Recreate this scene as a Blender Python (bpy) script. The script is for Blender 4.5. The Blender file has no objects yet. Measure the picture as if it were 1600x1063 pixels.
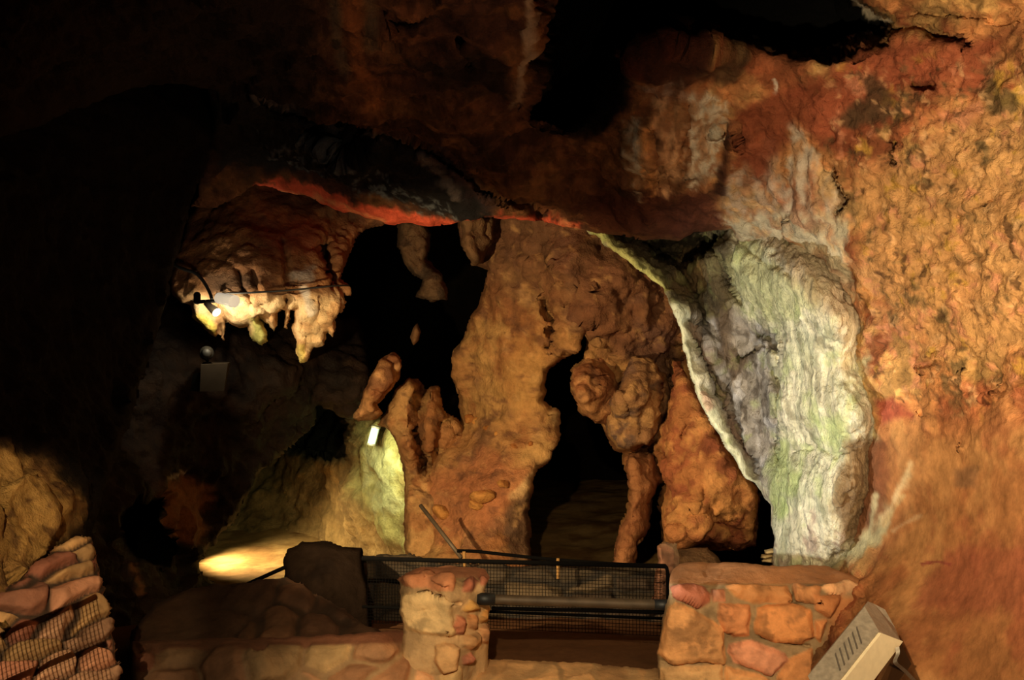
import bpy, math, random
import numpy as np

random.seed(4)
SC = bpy.context.scene
COL = SC.collection
F, CX, CY, H = 1700.0, 800.0, 531.5, 1.6      # focal length in pixels, image centre, eye height


def at(px, py, D):
    return ((px - CX) / F * D, D, H - (py - CY) / F * D)


def A(px, py, D):
    return np.array(at(px, py, D))


def lin(c):
    c = np.asarray(c, float) / 255.0
    return np.where(c <= 0.04045, c / 12.92, ((c + 0.055) / 1.055) ** 2.4)


# ------------------------------------------------------------------ noise
_r = np.random.RandomState(11)
_perm = _r.permutation(256)
_perm = np.concatenate([_perm, _perm, _perm])
_g = _r.normal(size=(256, 3))
_g /= np.linalg.norm(_g, axis=1)[:, None]


def perlin(P):
    I = np.floor(P).astype(int)
    f = P - I
    I &= 255
    u = f * f * f * (f * (f * 6 - 15) + 10)
    out = 0
    for dx in (0, 1):
        wx = u[:, 0] if dx else 1 - u[:, 0]
        hx = _perm[I[:, 0] + dx]
        for dy in (0, 1):
            wy = u[:, 1] if dy else 1 - u[:, 1]
            hy = _perm[(hx + I[:, 1] + dy) & 511]
            for dz in (0, 1):
                wz = u[:, 2] if dz else 1 - u[:, 2]
                h = _perm[(hy + I[:, 2] + dz) & 511] & 255
                g = _g[h]
                d = g[:, 0] * (f[:, 0] - dx) + g[:, 1] * (f[:, 1] - dy) + g[:, 2] * (f[:, 2] - dz)
                out = out + wx * wy * wz * d
    return out * 1.5


def fbm(P, freq=1.0, octv=4, gain=0.5, off=0.0):
    P = np.asarray(P) * freq + off
    a, s, t = 1.0, 0, 0
    for _ in range(octv):
        s = s + a * perlin(P)
        t += a
        a *= gain
        P = P * 2.03 + 17.1
    return s / t


def ridged(P, freq=1.0, octv=3, off=0.0):
    P = np.asarray(P) * freq + off
    a, s, t = 1.0, 0, 0
    for _ in range(octv):
        s = s + a * (1 - 2 * np.abs(perlin(P)))
        t += a
        a *= 0.5
        P = P * 2.1 + 9.7
    return s / t


def worley(P, freq=1.0, off=0.0):
    P = np.asarray(P) * freq + off
    I = np.floor(P).astype(int)
    f1 = np.full(len(P), 9.0)
    f2 = np.full(len(P), 9.0)
    cid = np.zeros(len(P), int)
    for dx in (-1, 0, 1):
        for dy in (-1, 0, 1):
            for dz in (-1, 0, 1):
                J = I + np.array([dx, dy, dz])
                h = _perm[(_perm[(_perm[J[:, 0] & 255] + J[:, 1]) & 255] + J[:, 2]) & 255]
                pt = J + 0.5 + 0.42 * _g[h]
                d = np.linalg.norm(P - pt, axis=1)
                c = d < f1
                f2 = np.where(c, f1, np.minimum(f2, d))
                cid = np.where(c, h, cid)
                f1 = np.where(c, d, f1)
    return f1, f2, cid


def crag(P, freq=1.0, off=0.0):
    """upper envelope of randomly turned blocks: angular broken rock, continuous, with V-shaped crevices"""
    P = np.asarray(P) * freq + off
    P = P + 0.25 * np.stack([perlin(P * 1.3), perlin(P * 1.3 + 31), perlin(P * 1.3 + 77)], 1)
    I = np.floor(P).astype(int)
    env = np.full(len(P), -9.0)
    for dx in (-1, 0, 1):
        for dy in (-1, 0, 1):
            for dz in (-1, 0, 1):
                J = I + np.array([dx, dy, dz])
                h = _perm[(_perm[(_perm[J[:, 0] & 255] + J[:, 1]) & 255] + J[:, 2]) & 255]
                d = P - (J + 0.5 + 0.4 * _g[h])
                L = np.maximum(np.abs((d * _g[(h + 7) & 255]).sum(1)), np.abs((d * _g[(h + 19) & 255]).sum(1)))
                L = np.maximum(L, np.abs((d * _g[(h + 41) & 255]).sum(1)))
                env = np.maximum(env, 0.4 * (h / 255.0) - L)
    return env + 0.1


def sstep(a, b, x):
    t = np.clip((x - a) / (b - a), 0, 1)
    return t * t * (3 - 2 * t)


# ------------------------------------------------------------------ 2-D helpers
def seg_dist(X, Y, a, b):
    ax, ay = a
    bx, by = b
    vx, vy = bx - ax, by - ay
    t = np.clip(((X - ax) * vx + (Y - ay) * vy) / (vx * vx + vy * vy + 1e-9), 0, 1)
    return np.hypot(X - ax - t * vx, Y - ay - t * vy)


def sdf(X, Y, poly):
    d = np.full(X.shape, 1e9)
    ins = np.zeros(X.shape, bool)
    n = len(poly)
    for i in range(n):
        a, b = poly[i], poly[(i + 1) % n]
        d = np.minimum(d, seg_dist(X, Y, a, b))
        c = (a[1] > Y) != (b[1] > Y)
        if a[1] != b[1]:
            ins ^= c & (X < (b[0] - a[0]) * (Y - a[1]) / (b[1] - a[1]) + a[0])
    return np.where(ins, d, -d)


def line_dist(X, Y, pts):
    d = np.full(X.shape, 1e9)
    for a, b in zip(pts[:-1], pts[1:]):
        d = np.minimum(d, seg_dist(X, Y, a, b))
    return d


def rbf(ctrl, c=25.0):
    C = np.array(ctrl, float)
    n = len(C)
    def K(a, b):
        return -np.sqrt(((a[:, None, :] - b[None, :, :]) ** 2).sum(2) + c * c) / 1000
    M = np.zeros((n + 3, n + 3))
    M[:n, :n] = K(C[:, :2], C[:, :2])
    M[:n, n] = 1
    M[:n, n + 1:] = C[:, :2] / 1000
    M[n, :n] = 1
    M[n + 1:, :n] = C[:, :2].T / 1000
    w = np.linalg.solve(M, np.concatenate([C[:, 2], [0, 0, 0]]))
    def ev(X, Y):
        out = np.empty(X.size)
        Q = np.stack([X.ravel(), Y.ravel()], 1)
        for s in range(0, len(Q), 20000):
            q = Q[s:s + 20000]
            out[s:s + 20000] = K(q, C[:, :2]) @ w[:n] + w[n] + q @ w[n + 1:] / 1000
        return out.reshape(X.shape)
    return ev


# ------------------------------------------------------------------ materials
def nd(nt, t, **kw):
    n = nt.nodes.new(t)
    for k, v in kw.items():
        setattr(n, k, v)
    return n


def rock_mat(name, rough=0.85, spec=0.25, fine=40.0, bump=0.5, dist=0.02, var=0.45, stretch=(1, 1, 1)):
    m = bpy.data.materials.new(name)
    m.use_nodes = True
    nt = m.node_tree
    L = nt.links.new
    b = nt.nodes['Principled BSDF']
    at_ = nd(nt, 'ShaderNodeAttribute', attribute_name='Col')
    tc = nd(nt, 'ShaderNodeTexCoord')
    mp = nd(nt, 'ShaderNodeMapping')
    mp.inputs['Scale'].default_value = stretch
    L(tc.outputs['Object'], mp.inputs['Vector'])
    n1 = nd(nt, 'ShaderNodeTexNoise')
    n1.inputs['Scale'].default_value = fine
    n1.inputs['Detail'].default_value = 6
    n1.inputs['Roughness'].default_value = 0.65
    L(mp.outputs[0], n1.inputs['Vector'])
    n2 = nd(nt, 'ShaderNodeTexNoise')
    n2.inputs['Scale'].default_value = fine * 0.27
    n2.inputs['Detail'].default_value = 8
    n2.inputs['Roughness'].default_value = 0.7
    L(mp.outputs[0], n2.inputs['Vector'])
    mr = nd(nt, 'ShaderNodeMapRange')
    mr.inputs['From Min'].default_value = 0.3
    mr.inputs['From Max'].default_value = 0.7
    mr.inputs['To Min'].default_value = 1 - var
    mr.inputs['To Max'].default_value = 1 + var
    L(n2.outputs['Fac'], mr.inputs['Value'])
    mx = nd(nt, 'ShaderNodeVectorMath', operation='SCALE')
    L(at_.outputs['Color'], mx.inputs[0])
    L(mr.outputs[0], mx.inputs['Scale'])
    L(mx.outputs[0], b.inputs['Base Color'])
    ad = nd(nt, 'ShaderNodeMath', operation='MULTIPLY_ADD')
    L(n2.outputs['Fac'], ad.inputs[0])
    ad.inputs[1].default_value = 2.0
    L(n1.outputs['Fac'], ad.inputs[2])
    bp = nd(nt, 'ShaderNodeBump')
    bs = nd(nt, 'ShaderNodeMath', operation='MULTIPLY')
    L(at_.outputs['Alpha'], bs.inputs[0])
    bs.inputs[1].default_value = bump
    L(bs.outputs[0], bp.inputs['Strength'])
    bp.inputs['Distance'].default_value = dist
    L(ad.outputs[0], bp.inputs['Height'])
    L(bp.outputs[0], b.inputs['Normal'])
    b.inputs['Roughness'].default_value = rough
    b.inputs['Specular IOR Level'].default_value = spec
    return m


def plain_mat(name, col, rough=0.5, metal=0.0, noise=0.25, scale=30, emit=None, estr=0.0):
    m = bpy.data.materials.new(name)
    m.use_nodes = True
    nt = m.node_tree
    L = nt.links.new
    b = nt.nodes['Principled BSDF']
    c = lin(col)
    tc = nd(nt, 'ShaderNodeTexCoord')
    n = nd(nt, 'ShaderNodeTexNoise')
    n.inputs['Scale'].default_value = scale
    n.inputs['Detail'].default_value = 5
    L(tc.outputs['Object'], n.inputs['Vector'])
    r = nd(nt, 'ShaderNodeValToRGB')
    r.color_ramp.elements[0].position = 0.3
    r.color_ramp.elements[1].position = 0.7
    r.color_ramp.elements[0].color = (*(c * (1 - noise)), 1)
    r.color_ramp.elements[1].color = (*np.clip(c * (1 + noise), 0, 1), 1)
    L(n.outputs['Fac'], r.inputs['Fac'])
    L(r.outputs[0], b.inputs['Base Color'])
    b.inputs['Roughness'].default_value = rough
    b.inputs['Metallic'].default_value = metal
    if rough >= 0.7:
        b.inputs['Specular IOR Level'].default_value = 0.08
    if emit is not None:
        b.inputs['Emission Color'].default_value = (*lin(emit), 1)
        b.inputs['Emission Strength'].default_value = estr
    return m


M_ROCK = rock_mat('cave_rock', 0.9, 0.1, 36, 0.8, 0.022, 0.38)
M_UNLIT = rock_mat('unlit_stone', 1.0, 0.0, 40, 0.5, 0.015, 0.25)  # matte stone for the block whose shade is in its colour
M_WET = rock_mat('damp_ceiling_rock', 0.65, 0.15, 30, 0.6, 0.025, 0.4)
M_FLOW = rock_mat('flowstone_calcite', 0.65, 0.3, 55, 1.0, 0.02, 0.42, (1, 1, 0.45))
M_EARTH = rock_mat('packed_earth', 0.95, 0.1, 60, 0.3, 0.01, 0.2)
M_MASON = rock_mat('rubble_masonry', 0.8, 0.3, 45, 0.4, 0.012, 0.22)
M_BLACKIRON = plain_mat('black_painted_iron', (5, 4, 4), 0.95, 0.0)
M_PIPE = plain_mat('worn_grey_steel', (86, 72, 56), 0.6, 0.3, 0.3, 12)
M_RUBBER = plain_mat('black_rubber_sleeve', (22, 24, 27), 0.55)
M_CABLE = plain_mat('black_cable_sheath', (14, 12, 11), 0.6)
M_ALU = plain_mat('dusty_cast_aluminium', (150, 140, 125), 0.5, 0.35, 0.2, 60)
M_PLATE = plain_mat('cream_painted_plate', (222, 206, 172), 0.5, 0.0, 0.06, 40)
M_FIN = plain_mat('dark_fin_metal', (92, 84, 76), 0.6, 0.3, 0.2, 80)  # darker than the housing metal
M_GLASSBLK = plain_mat('black_lamp_front', (12, 11, 12), 0.25)
M_BOX = plain_mat('pale_plastic_box', (48, 40, 31), 0.8, 0, 0.08)
M_WHITE = plain_mat('white_lamp_enamel', (235, 230, 215), 0.4, 0, 0.05, emit=(255, 240, 215), estr=0.35)
M_GLOW = plain_mat('glowing_green_tube', (215, 240, 215), 0.4, 0, 0.02, emit=(190, 240, 205), estr=0.45)
M_HOT = plain_mat('hot_lamp_lens', (255, 245, 220), 0.4, 0, 0.02, emit=(255, 236, 190), estr=6.0)
M_POST = plain_mat('bare_wood_post', (150, 112, 66), 0.8, 0, 0.2, 50)


# ------------------------------------------------------------------ objects
def tag(o, label=None, cat=None, group=None, kind=None):
    if label: o['label'] = label
    if cat: o['category'] = cat
    if group: o['group'] = group
    if kind: o['kind'] = kind
    return o


def link_mesh(name, V, Fc, mat, parent=None, cols=None, smooth=True):
    me = bpy.data.meshes.new(name)
    V = np.asarray(V, float)
    me.from_pydata(V.tolist(), [], Fc if isinstance(Fc, list) else Fc.tolist())
    if cols is not None:
        ca = me.color_attributes.new('Col', 'FLOAT_COLOR', 'POINT')
        buf = np.ones((len(V), 4), np.float32)
        cols = np.asarray(cols)
        buf[:, :cols.shape[1]] = cols
        ca.data.foreach_set('color', buf.ravel())
    me.polygons.foreach_set('use_smooth', np.full(len(me.polygons), smooth))
    me.materials.append(mat)
    me.update()
    o = bpy.data.objects.new(name, me)
    COL.objects.link(o)
    if parent is not None:
        o.parent = parent
        o.matrix_parent_inverse = parent.matrix_world.inverted()
    return o


def empty(name, loc=(0, 0, 0)):
    o = bpy.data.objects.new(name, None)
    o.location = loc
    o.empty_display_size = 0.1
    COL.objects.link(o)
    bpy.context.view_layer.update()
    return o


def tube(pts, r, seg=10, closed_caps=True):
    pts = [np.array(p, float) for p in pts]
    rs = r if isinstance(r, (list, tuple)) else [r] * len(pts)
    V, Fc = [], []
    prev = None
    for i, p in enumerate(pts):
        t = pts[min(i + 1, len(pts) - 1)] - pts[max(i - 1, 0)]
        t = t / (np.linalg.norm(t) + 1e-12)
        if prev is None:
            up = np.array([0, 0, 1.0]) if abs(t[2]) < 0.9 else np.array([1.0, 0, 0])
        else:
            up = prev
        a = up - t * np.dot(up, t)
        a /= np.linalg.norm(a)
        prev = a
        b = np.cross(t, a)
        for k in range(seg):
            th = 2 * math.pi * k / seg
            V.append(p + rs[i] * (math.cos(th) * a + math.sin(th) * b))
    for i in range(len(pts) - 1):
        for k in range(seg):
            k2 = (k + 1) % seg
            Fc.append([i * seg + k, i * seg + k2, (i + 1) * seg + k2, (i + 1) * seg + k])
    if closed_caps:
        Fc.append([k for k in range(seg)][::-1])
        Fc.append([(len(pts) - 1) * seg + k for k in range(seg)])
    return V, Fc


def merge(*parts):
    V, Fc = [], []
    for v, f in parts:
        n = len(V)
        V += list(v)
        Fc += [[i + n for i in q] for q in f]
    return V, Fc


def smooth_path(pts, n=6):
    P = [np.array(p, float) for p in pts]
    P = [2 * P[0] - P[1]] + P + [2 * P[-1] - P[-2]]
    out = []
    for i in range(1, len(P) - 2):
        for k in range(n):
            t = k / n
            out.append(0.5 * (2 * P[i] + (P[i + 1] - P[i - 1]) * t + (2 * P[i - 1] - 5 * P[i] + 4 * P[i + 1] - P[i + 2]) * t * t
                              + (3 * P[i] - P[i - 1] - 3 * P[i + 1] + P[i + 2]) * t ** 3))
    out.append(P[-2])
    return out


class Ctx:
    """what a colour / relief function gets to know about the rock surface"""
    pass


def rock_sheet(name, poly, ctrl, mat=M_ROCK, step=3.0, edge=(14, 0.15), wob=(5, 0.03), relief=None, paint=None,
               holes=(), recess=(), cracks=(), skirt=0.6, split=None, parent=None, c=25.0):
    """A rock surface standing in space: outline and depths from survey points, relief added along its normals,
    its rim turned back from the viewer into a solid side."""
    poly = [tuple(map(float, p)) for p in poly]
    xs = [p[0] for p in poly]
    ys = [p[1] for p in poly]
    gx = np.arange(min(xs) - 2 * step, max(xs) + 2.01 * step, step)
    gy = np.arange(min(ys) - 2 * step, max(ys) + 2.01 * step, step)
    X, Y = np.meshgrid(gx, gy)
    sh = X.shape
    Q = np.stack([X.ravel(), Y.ravel(), np.zeros(X.size)], 1)
    seed = (sum(map(ord, name)) % 97) * 1.37
    wx = (fbm(Q, wob[1], 3, off=seed) * wob[0] * 2).reshape(sh)
    wy = (fbm(Q, wob[1], 3, off=seed + 51) * wob[0] * 2).reshape(sh)
    Xw, Yw = X + wx, Y + wy
    sd = sdf(Xw, Yw, poly)
    for hpoly in holes:
        sd = np.minimum(sd, -sdf(Xw, Yw, hpoly))
    keep = sd > -1.05 * step
    gyy, gxx = np.gradient(sd, step)
    gn = gxx ** 2 + gyy ** 2 + 1e-6
    mv = np.where((sd < 0) & keep, -sd, 0)
    X = X + np.clip(mv * gxx / gn, -step, step)
    Y = Y + np.clip(mv * gyy / gn, -step, step)
    sd0 = np.maximum(sd, 0)
    D = rbf(ctrl, c)(X, Y)
    e = np.clip(1 - sd0 / edge[0], 0, 1)
    D = D + edge[1] * (1 - np.sqrt(np.maximum(1 - e ** 2, 0)))
    for rp, dep, soft in recess:
        D = D + dep * sstep(-soft * 0.5, soft, sdf(Xw, Yw, rp))
    for cp, w, dep in cracks:
        dd = line_dist(Xw, Yw, cp)
        D = D + dep * (0.55 if w <= 4 else 1.0) * np.exp(-(dd / w) ** 2)
    P = np.stack([(X - CX) / F * D, D, H - (Y - CY) / F * D], 2)
    du = np.gradient(P, axis=1)
    dv = np.gradient(P, axis=0)
    N = np.cross(du, dv)
    N /= np.linalg.norm(N, axis=2, keepdims=True) + 1e-12
    N = np.where((N[:, :, 1:2] > 0), -N, N)
    k = Ctx()
    k.X, k.Y, k.P, k.sd = X.ravel(), Y.ravel(), P.reshape(-1, 3), sd0.ravel()
    k.N = N.reshape(-1, 3)
    k.Xw, k.Yw = Xw.ravel(), Yw.ravel()
    if relief is not None:
        d = relief(k)
        d = d * (0.12 + 0.88 * sstep(0, 15, k.sd))
        k.disp = d
        P = (k.P + k.N * d[:, None]).reshape(sh + (3,))
    else:
        k.disp = np.zeros(X.size)
    cols = lin(paint(k)) if paint else np.tile(lin((130, 85, 45)), (X.size, 1))
    lum = cols @ np.array([0.25, 0.65, 0.1])
    cols = lum[:, None] * 0.12 + cols * 0.88
    al = 1 - k.smooth if hasattr(k, 'smooth') else np.ones(X.size)
    cols = np.concatenate([cols, al[:, None]], 1)
    idx = np.arange(X.size).reshape(sh)
    quad = np.stack([idx[:-1, :-1], idx[1:, :-1], idx[1:, 1:], idx[:-1, 1:]], 2).reshape(-1, 4)
    kq = keep[:-1, :-1] & keep[1:, :-1] & keep[1:, 1:] & keep[:-1, 1:]
    quad = quad[kq.ravel()]
    V = P.reshape(-1, 3)
    groups = [(name, np.ones(len(quad), bool))]
    if split is not None:
        nm2, spoly = split
        cxq = X.ravel()[quad].mean(1)
        cyq = Y.ravel()[quad].mean(1)
        ins = sdf(cxq, cyq, spoly) > 0
        groups = [(name, ~ins), (nm2, ins)]
    # rim
    ed = np.concatenate([quad[:, [0, 1]], quad[:, [1, 2]], quad[:, [2, 3]], quad[:, [3, 0]]])
    key = np.sort(ed, 1)
    uq, inv, cnt = np.unique(key, axis=0, return_inverse=True, return_counts=True)
    rim_all = cnt[inv.ravel()] == 1
    outs = []
    nq = len(quad)
    for nm, sel in groups:
        q = quad[sel]
        r_ = ed[rim_all & np.tile(sel, 4)]
        used = np.unique(q)
        mp = -np.ones(len(V), int)
        mp[used] = np.arange(len(used))
        vv = V[used]
        cc = cols[used]
        faces = mp[q]
        if skirt and len(r_):
            rv = np.unique(r_)
            ray = V[rv] - np.array([0, 0, H])
            ray /= np.linalg.norm(ray, axis=1, keepdims=True)
            back = V[rv] + ray * skirt
            mb = -np.ones(len(V), int)
            mb[rv] = len(vv) + np.arange(len(rv))
            sk = np.stack([mp[r_[:, 1]], mp[r_[:, 0]], mb[r_[:, 0]], mb[r_[:, 1]]], 1)
            vv = np.concatenate([vv, back])
            cc = np.concatenate([cc, cols[rv]])
            faces = np.concatenate([faces, sk])
        o = link_mesh(nm, vv, faces, mat, parent, cc)
        outs.append(o)
    return outs if split is not None else outs[0]


# colour helpers for paint functions -----------------------------------------
def base(k, cols, freq=2.0, off=0.0, con=1.6):
    """mottled mix of several mineral colours"""
    out = np.tile(np.array(cols[0], float), (len(k.X), 1))
    for i, cc in enumerate(cols[1:]):
        m = sstep(-0.08, 0.22, fbm(k.P, freq * (1 + 0.35 * i), 5, 0.6, off + 7.7 * i) * con)
        out = out * (1 - m[:, None]) + np.array(cc, float) * m[:, None]
    return out


def over(out, m, col):
    m = np.clip(m, 0, 1)[:, None]
    return out * (1 - m) + np.array(col, float) * m


def patch(k, poly, soft=20, rough=0.6, freq=6, off=0):
    d = sdf(k.X, k.Y, poly) + fbm(k.P, freq, 4, 0.6, off) * soft * 2.2 * rough
    return sstep(-soft * 0.6, soft * 0.6, d)


def stroke(k, pts, w, soft=0.6, rough=0.6, freq=8, off=0):
    d = line_dist(k.X, k.Y, pts) + fbm(k.P, freq, 4, 0.6, off) * w * 1.6 * rough
    return 1 - sstep(w * (1 - soft), w * (1 + soft * 0.3), d)


def flutes(k, fx=16.0, fz=1.6, off=0, octv=3):
    Q = k.P * np.array([fx, fx * 0.6, fz])
    return fbm(Q, 1.0, octv, 0.55, off)


def lumps(k, amp=(0.06, 0.03, 0.012), f=(2.2, 6.0, 17.0), off=0.0, craggy=0.5):
    d = amp[0] * fbm(k.P, f[0], 3, 0.5, off) * 1.4
    d = d + amp[1] * (craggy * ridged(k.P, f[1], 3, off) + (1 - craggy) * fbm(k.P, f[1], 3, 0.5, off))
    d = d + amp[2] * fbm(k.P, f[2], 4, 0.65, off)
    if craggy > 0.3:
        d = d + 1.1 * amp[1] * crag(k.P, f[1] * 1.1, off + 2) + 1.0 * amp[2] * crag(k.P, f[2] * 0.9, off + 5)
    return d


# ================================================================== CEILING + RIGHT WALL
shell_poly = [(-70, -70), (1720, -70), (1720, 1150), (1240, 1150), (1240, 912), (1225, 885), (1205, 800), (1190, 600), (1170, 450),
              (1140, 358), (1095, 364), (1060, 374), (1000, 373), (950, 365), (905, 356), (830, 344), (760, 341), (690, 350), (640, 353),
              (600, 349), (540, 331), (470, 309), (400, 289), (340, 318), (300, 325), (318, 260), (335, 200), (328, 138),
              (260, 130), (200, 140), (150, 158), (90, 185), (30, 210), (-70, 245)]
shell_D = [(-60, -60, 2.9), (-60, 150, 3.6), (-60, 245, 4.2), (150, -60, 3.0), (150, 150, 4.4), (330, 125, 5.0), (330, -60, 3.1), (335, 210, 6.2),
           (300, 325, 7.0), (400, 288, 7.2), (410, 145, 5.3), (450, 230, 6.5), (600, 275, 6.6), (720, 320, 6.6), (600, 345, 6.75), (470, 300, 6.95),
           (480, 165, 5.5), (560, 188, 5.6), (700, 235, 5.9), (600, 60, 4.2), (600, -60, 3.3), (800, -60, 3.5), (800, 100, 4.5), (800, 200, 5.3), (800, 300, 6.15),
           (850, 344, 6.55), (905, 356, 6.6), (1000, 250, 5.3), (1060, 120, 4.95), (1060, 300, 5.55), (1000, 370, 6.1), (1100, 350, 5.9), (1000, -60, 4.2), (960, 160, 5.2),
           (1340, -60, 4.3), (1600, -60, 3.9), (1710, -60, 3.7), (1400, 40, 4.55), (1600, 100, 4.1), (1200, 120, 4.95), (1300, 150, 4.8), (1450, 150, 4.5),
           (1600, 300, 4.1), (1710, 300, 3.8), (1450, 350, 4.6), (1330, 300, 4.95), (1230, 250, 5.15), (1250, 350, 5.3), (1300, 420, 5.3), (1340, 520, 5.25), (1200, 420, 6.3),
           (1200, 600, 6.9), (1300, 600, 5.6), (1375, 600, 5.1), (1450, 600, 4.75), (1600, 600, 4.2), (1375, 750, 5.1), (1300, 870, 5.65), (1420, 780, 4.9), (1600, 800, 4.05),
           (1600, 1063, 3.7), (1710, 1120, 3.4), (1450, 900, 4.6), (1400, 1063, 4.3), (1290, 1000, 4.9), (1240, 1100, 4.95), (1500, 1000, 4.15), (1340, 905, 5.05)]
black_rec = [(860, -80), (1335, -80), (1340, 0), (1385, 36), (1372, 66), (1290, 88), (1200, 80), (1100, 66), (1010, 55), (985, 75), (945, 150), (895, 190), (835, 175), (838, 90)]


def shell_relief(k):
    slope = sstep(560, 760, k.Y) * sstep(1280, 1420, k.X)       # trodden earth slope, smoother
    k.smooth = 0.75 * slope
    right = sstep(1080, 1300, k.X)
    d = lumps(k, (0.09, 0.05, 0.02), (1.8, 5.0, 16.0), 3.0, 0.5)
    Pw = k.P * np.array([1, 0.7, 1])
    d2 = 0.06 * fbm(Pw, 2.5, 3, 0.5, 8) + 0.055 * crag(Pw, 4.5, 3) + 0.034 * crag(Pw, 10.0, 9) + 0.026 * crag(Pw, 19.0, 4) + 0.018 * crag(Pw, 33.0, 6) + 0.012 * fbm(Pw, 34, 3, 0.65, 2)
    d = d + 0.05 * crag(k.P, 4.5, 5) + 0.02 * crag(k.P, 11, 5)
    d = d * (1 - right) + d2 * right
    flow = np.clip(patch(k, [(980, 120), (1140, 110), (1330, 190), (1330, 470), (1130, 400), (990, 310)], 40, 0.3), 0, 1)
    d = d * (1 - 0.35 * flow) + flow * (0.035 * flutes(k, 14, 1.8, 2) + 0.03 * crag(k.P * np.array([1, 1, 0.5]), 12, 4) + 0.014 * fbm(k.P, 24, 3))
    return d * (1 - 0.82 * slope)


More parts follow.
